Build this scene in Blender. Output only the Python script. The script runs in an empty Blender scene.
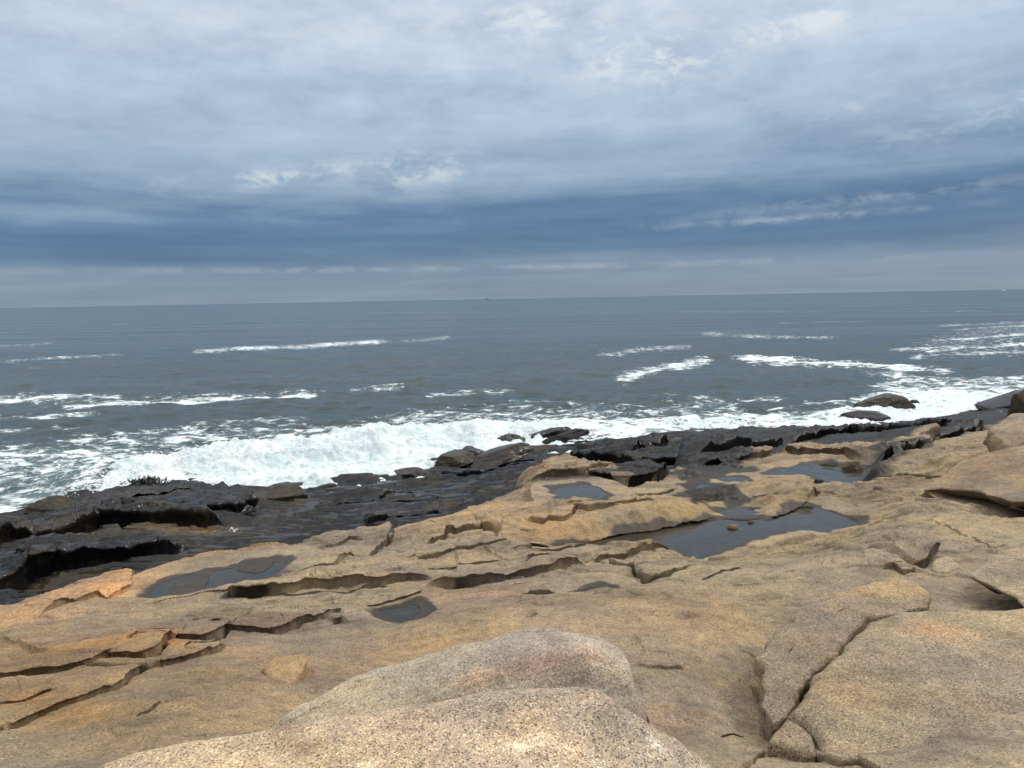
import bpy, math, random
import numpy as np
rad = math.radians
random.seed(7)
rng = np.random.default_rng(7)

# ------------------------------------------------------------------ camera, sky, sun, exposure
H = 6.2                      # eye above the sea
FPX = 769.0                  # focal length in pixels of the 1024 wide frame
PITCH = math.atan(85.5 / FPX)
ROLL = math.atan2(19.0, 1024.0)
S = bpy.context.scene
COL = S.collection

fwd = np.array([0, math.cos(PITCH), -math.sin(PITCH)])
hor = np.array([1.0, 0, 0])
ver = np.cross(hor, fwd)
ca, sa = math.cos(ROLL), math.sin(ROLL)
XC = ca * hor - sa * ver
YC = sa * hor + ca * ver
EYE = np.array([0, 0, H])

from mathutils import Matrix, Vector
cam = bpy.data.cameras.new('camera'); co = bpy.data.objects.new('camera', cam); COL.objects.link(co)
M = Matrix(((XC[0], YC[0], -fwd[0], 0), (XC[1], YC[1], -fwd[1], 0), (XC[2], YC[2], -fwd[2], H), (0, 0, 0, 1)))
co.matrix_world = M
cam.sensor_fit = 'HORIZONTAL'; cam.sensor_width = 36.0; cam.lens = FPX / 1024 * 36.0
cam.clip_start = 0.05; cam.clip_end = 80000
S.camera = co
S.render.resolution_x = 1024; S.render.resolution_y = 768
S.view_settings.view_transform = 'Standard'; S.view_settings.look = 'None'
S.view_settings.gamma = 1; S.view_settings.use_curve_mapping = False
S.view_settings.exposure = 0.0
S.cycles.use_denoising = True
S.cycles.max_bounces = 6

SUN_EL, SUN_AZ = 43.0, 78.0          # azimuth from +Y, negative = to the left
ld = bpy.data.lights.new('sun', 'SUN'); lo = bpy.data.objects.new('sun', ld); COL.objects.link(lo)
ld.energy = 1.5; ld.angle = rad(14); ld.color = (1.0, 0.96, 0.90)
sd = Vector((math.sin(rad(SUN_AZ)) * math.cos(rad(SUN_EL)), math.cos(rad(SUN_AZ)) * math.cos(rad(SUN_EL)), math.sin(rad(SUN_EL))))
lo.rotation_euler = sd.to_track_quat('Z', 'Y').to_euler()


class NT:
    """small helper round a node tree"""
    def __init__(s, tree):
        s.t = tree; tree.nodes.clear()
    def n(s, typ, ins=None, **kw):
        nd = s.t.nodes.new(typ)
        for k, v in kw.items(): setattr(nd, k, v)
        for k, v in (ins or {}).items():
            if isinstance(v, bpy.types.NodeSocket): s.t.links.new(v, nd.inputs[k])
            else: nd.inputs[k].default_value = v
        return nd
    def math(s, op, a, b=0.0, c=0.0, clamp=False):
        nd = s.n('ShaderNodeMath', {0: a, 1: b, 2: c}, operation=op); nd.use_clamp = clamp
        return nd.outputs[0]
    def vmath(s, op, a, b=(0, 0, 0)):
        return s.n('ShaderNodeVectorMath', {0: a, 1: b}, operation=op).outputs[0]
    def mix(s, f, a, b, mode='MIX'):
        nd = s.t.nodes.new('ShaderNodeMix'); nd.data_type = 'RGBA'; nd.blend_type = mode
        for k, v in ((0, f), (6, a), (7, b)):
            if isinstance(v, bpy.types.NodeSocket): s.t.links.new(v, nd.inputs[k])
            else: nd.inputs[k].default_value = (*v, 1) if k > 0 and len(v) == 3 else v
        return nd.outputs[2]
    def ramp(s, f, pts, interp='LINEAR'):
        nd = s.n('ShaderNodeValToRGB', {0: f}); cr = nd.color_ramp; cr.interpolation = interp
        while len(cr.elements) < len(pts): cr.elements.new(0.5)
        for e, (p, c) in zip(cr.elements, pts):
            e.position = p; e.color = (*c, 1) if hasattr(c, '__len__') else (c, c, c, 1)
        return nd.outputs[0]
    def sstep(s, f, a, b):
        nd = s.n('ShaderNodeMapRange', {0: f, 1: a, 2: b}); nd.interpolation_type = 'SMOOTHSTEP'
        return nd.outputs[0]
    def noise(s, vec, scale, detail=4, rough=0.55, dist=0.0, out=0):
        return s.n('ShaderNodeTexNoise', {'Vector': vec, 'Scale': scale, 'Detail': detail, 'Roughness': rough, 'Distortion': dist}).outputs[out]


def lin(r, g, b):
    f = lambda c: ((c / 255 + 0.055) / 1.055) ** 2.4 if c > 10 else c / 255 / 12.92
    return (f(r), f(g), f(b))


def build_world():
    w = bpy.data.worlds.new('World'); S.world = w; w.use_nodes = True
    N = NT(w.node_tree)
    d = N.n('ShaderNodeTexCoord').outputs['Generated']
    sep = N.n('ShaderNodeSeparateXYZ', {0: d})
    x, y, z = sep.outputs
    el = N.math('MULTIPLY', N.math('ARCSINE', z), 180 / math.pi)          # elevation in degrees
    az = N.math('MULTIPLY', N.math('ARCTAN2', x, y), 180 / math.pi)
    # a flat cloud layer far overhead: coordinates on its plane, and a softened version of it near the horizon
    iz = N.math('DIVIDE', 1.0, N.math('ADD', N.math('MAXIMUM', z, 0.0), 0.05))
    pl = N.n('ShaderNodeCombineXYZ', {0: N.math('MULTIPLY', x, iz), 1: N.math('MULTIPLY', y, iz), 2: 0.3}).outputs[0]
    band = N.n('ShaderNodeCombineXYZ', {0: N.math('MULTIPLY', az, 0.030), 1: N.math('MULTIPLY', el, 0.26), 2: 1.7}).outputs[0]
    band2 = N.n('ShaderNodeCombineXYZ', {0: N.math('MULTIPLY', az, 0.075), 1: N.math('MULTIPLY', el, 0.33), 2: 5.1}).outputs[0]
    n1 = N.math('SUBTRACT', N.noise(pl, 0.55, 6, 0.55, 0.6), 0.5)
    n2 = N.math('SUBTRACT', N.noise(band, 1.0, 5, 0.5, 0.4), 0.5)
    n3 = N.math('SUBTRACT', N.noise(band2, 1.0, 7, 0.6, 0.8), 0.5)
    # the cloud deck dips and lifts: shift the elevation it is read at
    ragged = N.n('ShaderNodeCombineXYZ', {0: N.math('MULTIPLY', az, 0.12), 1: N.math('MULTIPLY', el, 0.55), 2: 3.4}).outputs[0]
    nr_ = N.math('MULTIPLY', N.math('SUBTRACT', N.noise(ragged, 1.0, 8, 0.6, 0.3), 0.5), 4.5)
    tilt = N.math('ADD', N.math('MULTIPLY', az, -0.035), nr_)
    amp = N.sstep(el, 1.0, 6.0)
    sh = N.math('ADD', N.math('MULTIPLY', n2, 6.0), N.math('MULTIPLY', n1, 2.5))
    e2 = N.math('ADD', el, N.math('MULTIPLY', N.math('ADD', sh, tilt), amp))
    f = N.math('DIVIDE', e2, 40.0, clamp=True)
    stops = [(0.0, lin(132, 154, 175)), (1.2, lin(130, 153, 176)), (2.2, lin(125, 148, 174)), (3.4, lin(92, 126, 162)),
             (5.0, lin(84, 120, 160)), (6.4, lin(98, 132, 170)), (7.8, lin(126, 156, 187)), (9.3, lin(146, 173, 201)), (12.0, lin(169, 192, 216)),
             (15.5, lin(184, 204, 228)), (20, lin(196, 213, 235)), (26, lin(198, 210, 230)), (40, lin(228, 230, 234))]
    c = N.ramp(f, [(p / 40.0, q) for p, q in stops])
    # mottling of the deck
    puff = N.n('ShaderNodeCombineXYZ', {0: N.math('MULTIPLY', az, 0.20), 1: N.math('MULTIPLY', el, 0.42), 2: 9.2}).outputs[0]
    n4 = N.math('MULTIPLY', N.math('SUBTRACT', N.noise(puff, 1.0, 9, 0.62, 0.25), 0.5), N.sstep(el, 7.0, 14.0))
    streak = N.n('ShaderNodeCombineXYZ', {0: N.math('MULTIPLY', az, 0.05), 1: N.math('MULTIPLY', el, 1.5), 2: 2.2}).outputs[0]
    n5 = N.math('MULTIPLY', N.math('SUBTRACT', N.noise(streak, 1.0, 7, 0.6, 0.3), 0.5), N.math('SUBTRACT', 1.0, N.sstep(el, 6.0, 14.0)))
    mot = N.math('ADD', 1.0, N.math('ADD', N.math('MULTIPLY', n3, 0.50), N.math('MULTIPLY', n2, 0.15)))
    mot = N.math('ADD', mot, N.math('ADD', N.math('MULTIPLY', n4, 0.75), N.math('MULTIPLY', n5, 0.50)))
    c = N.vmath('MULTIPLY', c, N.n('ShaderNodeCombineXYZ', {0: mot, 1: N.math('ADD', N.math('MULTIPLY', mot, 0.85), 0.15), 2: N.math('ADD', N.math('MULTIPLY', mot, 0.65), 0.35)}).outputs[0])
    # thin bright places where the deck breaks
    def spot(a, e, ra, re, s, rot=0.0):
        da = N.math('DIVIDE', N.math('SUBTRACT', az, a), ra)
        de = N.math('DIVIDE', N.math('SUBTRACT', N.math('SUBTRACT', el, e), N.math('MULTIPLY', N.math('SUBTRACT', az, a), rot)), re)
        r2 = N.math('ADD', N.math('MULTIPLY', da, da), N.math('MULTIPLY', de, de))
        g = N.math('POWER', 2.718, N.math('MULTIPLY', r2, -1.0))
        return N.math('MULTIPLY', g, s)
    tot = None
    for a in [(9.5, 16.2, 5.5, 1.5, 1.3, -0.05), (20.0, 17.4, 4.2, 0.9, 1.4, 0.06), (2, 19.0, 5, 1.0, .9, 0.0), (-6.5, 9.3, 4.5, 1.3, 0.75, 0.05), (-17, 8.6, 5.5, 0.7, 0.75, 0.12),
              (5, 18.5, 8, 1.2, 0.5, 0.0), (-12, 18, 9, 1.6, 0.35, 0.0), (34, 11.0, 8, 1.1, 0.5, 0.12), (26, 6.2, 14, 0.42, 0.22, 0.05), (20, 5.1, 9, 0.25, 0.3, 0.02),
              (-28, 19, 8, 2.5, 0.3, 0.0), (-3, 2.3, 30, 0.22, 0.22, 0.0), (24, 12, 6, 0.7, 0.35, 0.1)]:
        g = spot(*a); tot = g if tot is None else N.math('ADD', tot, g)
    br = N.sstep(N.noise(puff, 1.5, 9, 0.66, 0.35), 0.42, 0.64)
    c = N.mix(N.math('MULTIPLY', N.math('MULTIPLY', tot, br), 1.0, clamp=True), c, lin(222, 232, 240))
    lum = N.n('ShaderNodeRGBToBW', {0: c}).outputs[0]
    c = N.mix(0.10, c, N.mix(1.0, N.n('ShaderNodeCombineXYZ', {0: lum, 1: lum, 2: lum}).outputs[0], (1.10, 1.07, 1.05, 1), 'MULTIPLY'))
    # deck gets brighter overhead, as an overcast sky does
    zen = N.math('ADD', 1.0, N.math('MULTIPLY', N.sstep(el, 22, 65), 1.30))
    c = N.vmath('MULTIPLY', c, N.n('ShaderNodeCombineXYZ', {0: zen, 1: zen, 2: N.math('MULTIPLY', zen, 0.98)}).outputs[0])
    sky = N.n('ShaderNodeTexSky', sky_type='NISHITA')
    sky.sun_disc = False; sky.sun_elevation = rad(SUN_EL); sky.sun_rotation = rad(SUN_AZ)
    b1 = N.n('ShaderNodeBackground', {0: sky.outputs[0], 1: 0.08})
    b2 = N.n('ShaderNodeBackground', {0: c, 1: 1.0})
    mx = N.n('ShaderNodeMixShader', {0: 0.93, 1: b1.outputs[0], 2: b2.outputs[0]})
    N.n('ShaderNodeOutputWorld', {0: mx.outputs[0]})


build_world()

# ------------------------------------------------------------------ numeric helpers

def ray(px, py):
    px = np.asarray(px, float); py = np.asarray(py, float)
    a = (px - 512) / FPX; b = (384 - py) / FPX
    return fwd + a[..., None] * XC + b[..., None] * YC


def lift(px, py, z):
    """the world point at height z that is seen in the direction of a place in the photograph"""
    d = ray(px, py)
    t = (np.asarray(z, float) - H) / np.minimum(d[..., 2], -1e-4)
    return EYE + d * t[..., None]


def project(P):
    q = P - EYE
    dz = np.maximum(q @ fwd, 0.05)
    return 512 + FPX * (q @ XC) / dz, 384 - FPX * (q @ YC) / dz


def _hash(ix, iy, iz, seed):
    h = (ix.astype(np.int64) * 374761393 + iy.astype(np.int64) * 668265263 + iz.astype(np.int64) * 2147483647 + seed * 974634777) & 0xffffffff
    h = ((h ^ (h >> 13)) * 1274126177) & 0xffffffff
    return ((h ^ (h >> 16)) & 0xffff).astype(np.float32) / 65535.0


def vnoise2(x, y, seed=0):
    """gradient noise, about -1..1"""
    ix = np.floor(x); iy = np.floor(y); fx = (x - ix).astype(np.float32); fy = (y - iy).astype(np.float32)
    ux = fx * fx * fx * (fx * (fx * 6 - 15) + 10); uy = fy * fy * fy * (fy * (fy * 6 - 15) + 10)
    z0 = np.zeros_like(ix)
    def g(a, b):
        ang = _hash(ix + a, iy + b, z0, seed) * 6.2831853
        return np.cos(ang) * (fx - a) + np.sin(ang) * (fy - b)
    n0 = g(0, 0) * (1 - ux) + g(1, 0) * ux; n1 = g(0, 1) * (1 - ux) + g(1, 1) * ux
    return (n0 * (1 - uy) + n1 * uy) * 1.5


def fbm2(x, y, octv=4, seed=0, gain=0.5):
    s = 0; a = 1.0
    for o in range(octv):
        s = s + a * vnoise2(x, y, seed + o * 17); x = x * 2.03 + 3.1; y = y * 2.03 - 1.7; a *= gain
    return s


def vnoise3(P, seed=0):
    ip = np.floor(P); f = P - ip; u = f * f * (3 - 2 * f)
    r = 0
    for a in (0, 1):
        for b in (0, 1):
            for c in (0, 1):
                w = (u[:, 0] if a else 1 - u[:, 0]) * (u[:, 1] if b else 1 - u[:, 1]) * (u[:, 2] if c else 1 - u[:, 2])
                r = r + w * _hash(ip[:, 0] + a, ip[:, 1] + b, ip[:, 2] + c, seed)
    return r * 2 - 1


def fbm3(P, octv=4, seed=0, gain=0.5):
    s = 0; a = 1.0
    for o in range(octv):
        s = s + a * vnoise3(P, seed + o * 13); P = P * 2.03 + 5.2; a *= gain
    return s


def sm(x, a, b):
    t = np.clip((x - a) / (b - a), 0, 1); return t * t * (3 - 2 * t)


class TPS:
    def __init__(s, P, v, lam=1e-3):
        P = np.asarray(P, float); v = np.asarray(v, float); s.m = P.mean(0); s.s = P.std(0); s.P = (P - s.m) / s.s
        n = len(P); K = s.k(s.P, s.P) + lam * np.eye(n); Q = np.c_[np.ones(n), s.P]
        A = np.block([[K, Q], [Q.T, np.zeros((3, 3))]]); s.w = np.linalg.solve(A, np.r_[v, 0, 0, 0])
    @staticmethod
    def k(a, b):
        d2 = ((a[:, None, :] - b[None, :, :]) ** 2).sum(2); return 0.5 * d2 * np.log(d2 + 1e-12)
    def __call__(s, P):
        P = (np.asarray(P, float) - s.m) / s.s; out = np.empty(len(P)); n = len(s.P)
        for i in range(0, len(P), 60000):
            q = P[i:i + 60000]; out[i:i + 60000] = s.k(q, s.P) @ s.w[:n] + s.w[n] + q @ s.w[n + 1:]
        return out


def poly_sd(X, Y, poly):
    """signed distance to a closed polygon, positive inside"""
    p = np.asarray(poly, float)[:, :2]; q = np.roll(p, -1, 0)
    d = np.full(X.shape, 1e9); ins = np.zeros(X.shape, bool)
    for (ax, ay), (bx, by) in zip(p, q):
        ex, ey = bx - ax, by - ay
        t = np.clip(((X - ax) * ex + (Y - ay) * ey) / (ex * ex + ey * ey + 1e-12), 0, 1)
        d = np.minimum(d, (X - ax - t * ex) ** 2 + (Y - ay - t * ey) ** 2)
        if ay != by:
            c = ((ay > Y) != (by > Y)) & (X < (bx - ax) * (Y - ay) / (by - ay) + ax)
            ins ^= c
    d = np.sqrt(d); return np.where(ins, d, -d)


def line_sd(X, Y, line, vec=False):
    """signed distance to an open line (positive on its left) and the 0..1 position along it"""
    p = np.asarray(line, float)[:, :2]
    L = np.r_[0, np.cumsum(np.hypot(*(p[1:] - p[:-1]).T))]
    best = np.full(X.shape, 1e18); sg = np.ones(X.shape); tt = np.zeros(X.shape); vx = np.zeros(X.shape); vy = np.zeros(X.shape)
    for i in range(len(p) - 1):
        ax, ay = p[i]; ex, ey = p[i + 1] - p[i]
        t = np.clip(((X - ax) * ex + (Y - ay) * ey) / (ex * ex + ey * ey + 1e-12), 0, 1)
        dx = X - ax - t * ex; dy = Y - ay - t * ey; d = dx * dx + dy * dy
        m = d < best
        u = np.array([ex, ey]) / (math.hypot(ex, ey) + 1e-9); ua = u; ub = u
        if i > 0: w = p[i] - p[i - 1]; ua = u + w / (np.hypot(*w) + 1e-9)
        if i < len(p) - 2: w = p[i + 2] - p[i + 1]; ub = u + w / (np.hypot(*w) + 1e-9)
        nx = np.where(t <= 0, ua[0], np.where(t >= 1, ub[0], u[0])); ny = np.where(t <= 0, ua[1], np.where(t >= 1, ub[1], u[1]))
        best = np.where(m, d, best); sg = np.where(m, np.sign(nx * dy - ny * dx + 1e-12), sg)
        tt = np.where(m, (L[i] + t * (L[i + 1] - L[i])) / L[-1], tt)
        vx = np.where(m, -ny, vx); vy = np.where(m, nx, vy)
    if vec:
        q = np.hypot(vx, vy) + 1e-9; return np.sqrt(best) * sg, tt, vx / q, vy / q
    return np.sqrt(best) * sg, tt, L[-1]


# ------------------------------------------------------------------ mesh helpers

def mesh_from(name, V, F, mat, attrs=None, smooth=True, parent=None, origin=None):
    V = np.asarray(V, np.float32)
    if origin is not None: V = V - np.asarray(origin, np.float32)
    F = np.asarray(F, np.int32); k = F.shape[1]
    me = bpy.data.meshes.new(name)
    me.vertices.add(len(V)); me.vertices.foreach_set('co', V.ravel())
    me.loops.add(F.size); me.loops.foreach_set('vertex_index', F.ravel())
    me.polygons.add(len(F)); me.polygons.foreach_set('loop_start', np.arange(0, F.size, k, dtype=np.int32))
    me.polygons.foreach_set('use_smooth', np.full(len(F), smooth))
    for an, av in (attrs or {}).items():
        av = np.asarray(av, np.float32)
        if av.ndim == 1:
            a = me.attributes.new(an, 'FLOAT', 'POINT'); a.data.foreach_set('value', av)
        else:
            a = me.attributes.new(an, 'FLOAT_COLOR', 'POINT')
            a.data.foreach_set('color', np.c_[av, np.ones(len(av))].astype(np.float32).ravel())
    me.update(calc_edges=True); me.validate()
    me.materials.append(mat)
    o = bpy.data.objects.new(name, me); COL.objects.link(o)
    if origin is not None: o.location = origin
    if parent is not None: o.parent = parent
    return o


def grid_faces(nr, nc, keep=None):
    i = np.arange(nr * nc).reshape(nr, nc)
    F = np.stack([i[:-1, :-1], i[:-1, 1:], i[1:, 1:], i[1:, :-1]], -1).reshape(-1, 4)
    if keep is not None:
        k = keep.reshape(nr, nc); kk = (k[:-1, :-1] | k[:-1, 1:] | k[1:, 1:] | k[1:, :-1]).ravel(); F = F[kk]
    return F


def compact(V, F, attrs):
    used = np.unique(F); m = np.full(len(V), -1, np.int64); m[used] = np.arange(len(used))
    return V[used], m[F], {k: v[used] for k, v in attrs.items()}


def tag(o, label=None, cat=None, group=None, kind=None):
    for k, v in (('label', label), ('category', cat), ('group', group), ('kind', kind)):
        if v: o[k] = v
    return o


# ------------------------------------------------------------------ materials

def granite(name, base=(0.268, 0.231, 0.176), grain=1.0, cell=170.0, bump=1.0):
    m = bpy.data.materials.new(name); m.use_nodes = True; N = NT(m.node_tree)
    P = N.n('ShaderNodeTexCoord').outputs['Object']
    tint = N.n('ShaderNodeAttribute', attribute_name='tint').outputs['Color']
    wet = N.n('ShaderNodeAttribute', attribute_name='wet').outputs['Fac']
    wob = N.noise(P, cell * 0.9, 2, 0.5, out=1)
    Pw = N.vmath('ADD', P, N.vmath('MULTIPLY', N.vmath('SUBTRACT', wob, (0.5, 0.5, 0.5)), (0.009, 0.009, 0.009)))
    vor = N.n('ShaderNodeTexVoronoi', {'Vector': Pw, 'Scale': cell}).outputs['Color']
    rr = N.n('ShaderNodeSeparateColor', {0: vor}).outputs
    g = N.ramp(rr[0], [(0.0, (0.26, 0.25, 0.25)), (0.10, (0.30, 0.29, 0.29)), (0.14, (0.74, 0.72, 0.70)), (0.45, (0.92, 0.90, 0.86)), (0.6, (1.12, 1.04, 0.94)), (0.85, (1.30, 1.20, 1.02)), (1.0, (1.95, 1.85, 1.65))])
    vor2 = N.n('ShaderNodeTexVoronoi', {'Vector': Pw, 'Scale': cell * 0.30}).outputs['Color']
    g2 = N.ramp(N.n('ShaderNodeSeparateColor', {0: vor2}).outputs[1], [(0.0, 0.90), (0.3, 0.98), (0.7, 1.02), (1.0, 1.10)])
    g = N.mix(1.0, g, g2, 'MULTIPLY')
    g = N.mix(grain, (1, 1, 1), g)
    # weathering: patches of browner, greyer and paler surface
    a = N.noise(N.vmath('MULTIPLY', P, (0.55, 1.5, 1.2)), 0.85, 7, 0.62, 0.4); b = N.noise(N.vmath('ADD', P, (9, 4, 2)), 2.6, 7, 0.62); c = N.noise(N.vmath('ADD', P, (3, 7, 5)), 11.0, 6, 0.65)
    pa = N.ramp(a, [(0.30, (0.60, 0.57, 0.55)), (0.42, (0.84, 0.81, 0.78)), (0.52, (1.02, 1.0, 0.96)), (0.68, (1.24, 1.15, 0.98))])
    pb = N.ramp(b, [(0.28, (0.62, 0.59, 0.57)), (0.46, (0.98, 0.98, 0.98)), (0.72, (1.28, 1.20, 1.08))])
    pc = N.ramp(c, [(0.30, 0.72), (0.5, 1.0), (0.70, 1.22)])
    col = N.mix(1.0, (*base, 1), pa, 'MULTIPLY'); col = N.mix(1.0, col, pb, 'MULTIPLY'); col = N.mix(0.85, col, pc, 'MULTIPLY')
    col = N.mix(1.0, col, tint, 'MULTIPLY'); col = N.mix(1.0, col, g, 'MULTIPLY')
    hue = N.noise(N.vmath('ADD', N.vmath('MULTIPLY', P, (0.7, 1.3, 1.0)), (5, 9, 1)), 0.7, 6, 0.62, 0.3)
    col = N.mix(1.0, col, N.ramp(hue, [(0.34, (0.86, 0.86, 0.92)), (0.46, (0.99, 0.95, 0.96)), (0.56, (1.04, 1.01, 0.94)), (0.68, (1.07, 1.02, 0.91))]), 'MULTIPLY')
    # lichen and mineral rust flecks
    rust = N.sstep(N.noise(N.vmath('ADD', P, (1, 8, 3)), 5.5, 8, 0.7), 0.60, 0.72)
    col = N.mix(N.math('MULTIPLY', rust, 0.22), col, N.mix(1.0, col, (1.15, 0.78, 0.42, 1), 'MULTIPLY'))
    wn = N.math('ADD', wet, N.math('MULTIPLY', N.math('SUBTRACT', N.noise(P, 1.6, 6, 0.6), 0.5), 0.5))
    wf = N.sstep(wn, 0.35, 0.65)
    col = N.mix(wf, col, N.mix(1.0, col, (0.15, 0.14, 0.13, 1), 'MULTIPLY'))
    rgh = N.math('ADD', N.math('MULTIPLY', wf, -0.44), 0.86)
    rgh = N.math('ADD', rgh, N.math('MULTIPLY', N.math('SUBTRACT', b, 0.5), 0.35), clamp=True)
    hgt = N.math('ADD', N.math('MULTIPLY', N.noise(P, 5.0, 7, 0.60), 0.030), N.math('MULTIPLY', N.noise(P, 42.0, 5, 0.65), 0.008))
    hgt = N.math('ADD', hgt, N.math('MULTIPLY', rr[1], 0.0014))
    bp = N.n('ShaderNodeBump', {'Strength': 0.75 * bump, 'Distance': 1.0, 'Height': hgt}).outputs[0]
    bs = N.n('ShaderNodeBsdfPrincipled', {'Base Color': col, 'Roughness': rgh, 'Normal': bp, 'Specular IOR Level': 0.35})
    N.n('ShaderNodeOutputMaterial', {0: bs.outputs[0]})
    return m


def wet_rock(name):
    """rock of the tide zone: a black film of algae and brown weed, wet"""
    m = bpy.data.materials.new(name); m.use_nodes = True; N = NT(m.node_tree)
    P = N.n('ShaderNodeTexCoord').outputs['Object']
    tint = N.n('ShaderNodeAttribute', attribute_name='tint').outputs['Color']
    a = N.noise(P, 0.8, 7, 0.62, 0.5); b = N.noise(N.vmath('ADD', P, (4, 2, 9)), 5.0, 7, 0.65); c = N.noise(N.vmath('ADD', P, (2, 5, 1)), 24.0, 5, 0.6)
    col = N.ramp(a, [(0.3, (0.004, 0.0045, 0.0055)), (0.48, (0.007, 0.0075, 0.009)), (0.62, (0.012, 0.012, 0.013)), (0.75, (0.024, 0.023, 0.021))])
    col = N.mix(N.sstep(b, 0.52, 0.70), col, N.mix(1.0, col, (2.0, 1.8, 1.5, 1), 'MULTIPLY'))
    col = N.mix(1.0, col, N.ramp(c, [(0.3, 0.6), (0.7, 1.4)]), 'MULTIPLY')
    col = N.mix(1.0, col, tint, 'MULTIPLY')
    weed = N.sstep(N.noise(N.vmath('ADD', P, (11, 3, 6)), 1.1, 8, 0.66, 0.3), 0.50, 0.64)
    col = N.mix(N.math('MULTIPLY', weed, 0.75), col, N.mix(1.0, (0.050, 0.036, 0.018, 1), N.ramp(c, [(0.3, 0.4), (0.7, 1.5)]), 'MULTIPLY'))
    rgh = N.ramp(b, [(0.3, 0.16), (0.55, 0.24), (0.75, 0.42)])
    hgt = N.math('ADD', N.math('MULTIPLY', b, 0.035), N.math('MULTIPLY', c, 0.005))
    hgt = N.math('ADD', hgt, N.math('MULTIPLY', N.noise(N.vmath('MULTIPLY', P, (0.8, 1.6, 2.0)), 1.6, 6, 0.55), 0.08))
    bp = N.n('ShaderNodeBump', {'Strength': 0.22, 'Distance': 1.0, 'Height': hgt}).outputs[0]
    bs = N.n('ShaderNodeBsdfPrincipled', {'Base Color': col, 'Roughness': rgh, 'Normal': bp, 'Specular IOR Level': 0.24})
    N.n('ShaderNodeOutputMaterial', {0: bs.outputs[0]})
    return m


def sea_water(name):
    m = bpy.data.materials.new(name); m.use_nodes = True; N = NT(m.node_tree)
    P = N.n('ShaderNodeTexCoord').outputs['Object']
    foam = N.n('ShaderNodeAttribute', attribute_name='foam').outputs['Fac']
    aer = N.n('ShaderNodeAttribute', attribute_name='aerated').outputs['Fac']
    Pf = N.vmath('MULTIPLY', P, (0.75, 1.0, 1.0))
    warp = N.vmath('ADD', Pf, N.vmath('MULTIPLY', N.vmath('SUBTRACT', N.noise(Pf, 0.8, 4, 0.6, out=1), (0.5, 0.5, 0.5)), (1.6, 1.6, 1.6)))
    v1 = N.n('ShaderNodeTexVoronoi', {'Vector': warp, 'Scale': 1.05}, feature='DISTANCE_TO_EDGE').outputs['Distance']
    v2 = N.n('ShaderNodeTexVoronoi', {'Vector': warp, 'Scale': 2.9}, feature='DISTANCE_TO_EDGE').outputs['Distance']
    lace = N.math('SUBTRACT', 1.0, N.math('MULTIPLY', N.math('MINIMUM', v1, N.math('MULTIPLY', v2, 1.9)), 3.2), clamp=True)
    fine = N.noise(Pf, 2.4, 9, 0.68)
    fine = N.noise(N.vmath('MULTIPLY', P, (0.6, 1.0, 1.0)), 1.9, 8, 0.70, 0.2)
    th = N.math('ADD', N.math('MULTIPLY', lace, 0.42), N.math('MULTIPLY', N.math('SUBTRACT', fine, 0.5), 2.4))
    fm = N.sstep(N.math('ADD', th, N.math('MULTIPLY', foam, 1.25)), 0.62, 0.98)
    fm = N.math('MULTIPLY', fm, N.sstep(foam, 0.06, 0.22))
    big = N.noise(N.vmath('MULTIPLY', P, (0.5, 1, 1)), 0.012, 5, 0.6)
    deep = N.mix(N.sstep(big, 0.35, 0.65), (0.016, 0.034, 0.036), (0.024, 0.045, 0.047))
    wcol = N.mix(aer, deep, (0.13, 0.24, 0.22))
    fcol = N.mix(N.sstep(N.noise(Pf, 0.9, 6, 0.65), 0.38, 0.62), (0.68, 0.78, 0.77), (0.90, 0.92, 0.92))
    col = N.mix(fm, wcol, fcol)
    fm = N.math('MULTIPLY', fm, N.math('ADD', 0.50, N.math('MULTIPLY', N.sstep(foam, .28, .75), 0.50)))
    slick = N.noise(N.vmath('MULTIPLY', P, (0.008, 0.09, 1)), 1.0, 5, 0.6)
    rgh = N.math('ADD', N.math('MULTIPLY', fm, 0.6), N.math('ADD', 0.08, N.math('MULTIPLY', N.sstep(slick, .4, .62), 0.13)), clamp=True)
    Pb = N.vmath('MULTIPLY', P, (0.5, 1.0, 1.0))
    h = N.math('ADD', N.math('MULTIPLY', N.noise(Pb, 0.75, 3, 0.5, 0.3), 0.17), N.math('MULTIPLY', N.noise(Pb, 2.6, 4, 0.55, 0.3), 0.085))
    h = N.math('ADD', h, N.math('MULTIPLY', N.noise(N.vmath('MULTIPLY', P, (0.3, 1.0, 1.0)), 0.20, 4, 0.55), 0.42))
    h = N.math('ADD', h, N.math('MULTIPLY', N.math('MULTIPLY', fine, fm), 0.22))
    bp = N.n('ShaderNodeBump', {'Strength': 1.0, 'Distance': 1.0, 'Height': h}).outputs[0]
    bs = N.n('ShaderNodeBsdfPrincipled', {'Base Color': col, 'Roughness': rgh, 'Normal': bp, 'IOR': 1.33, 'Specular IOR Level': 0.5})
    N.n('ShaderNodeOutputMaterial', {0: bs.outputs[0]})
    return m


def pool_water(name):
    m = bpy.data.materials.new(name); m.use_nodes = True; N = NT(m.node_tree)
    P = N.n('ShaderNodeTexCoord').outputs['Object']
    h = N.noise(P, 3.0, 4, 0.55)
    bp = N.n('ShaderNodeBump', {'Strength': 0.06, 'Distance': 0.3, 'Height': h}).outputs[0]
    bs = N.n('ShaderNodeBsdfPrincipled', {'Base Color': (0.55, 0.6, 0.5, 1), 'Roughness': 0.03, 'Normal': bp, 'IOR': 1.33, 'Transmission Weight': 1.0})
    N.n('ShaderNodeOutputMaterial', {0: bs.outputs[0]})
    return m


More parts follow.
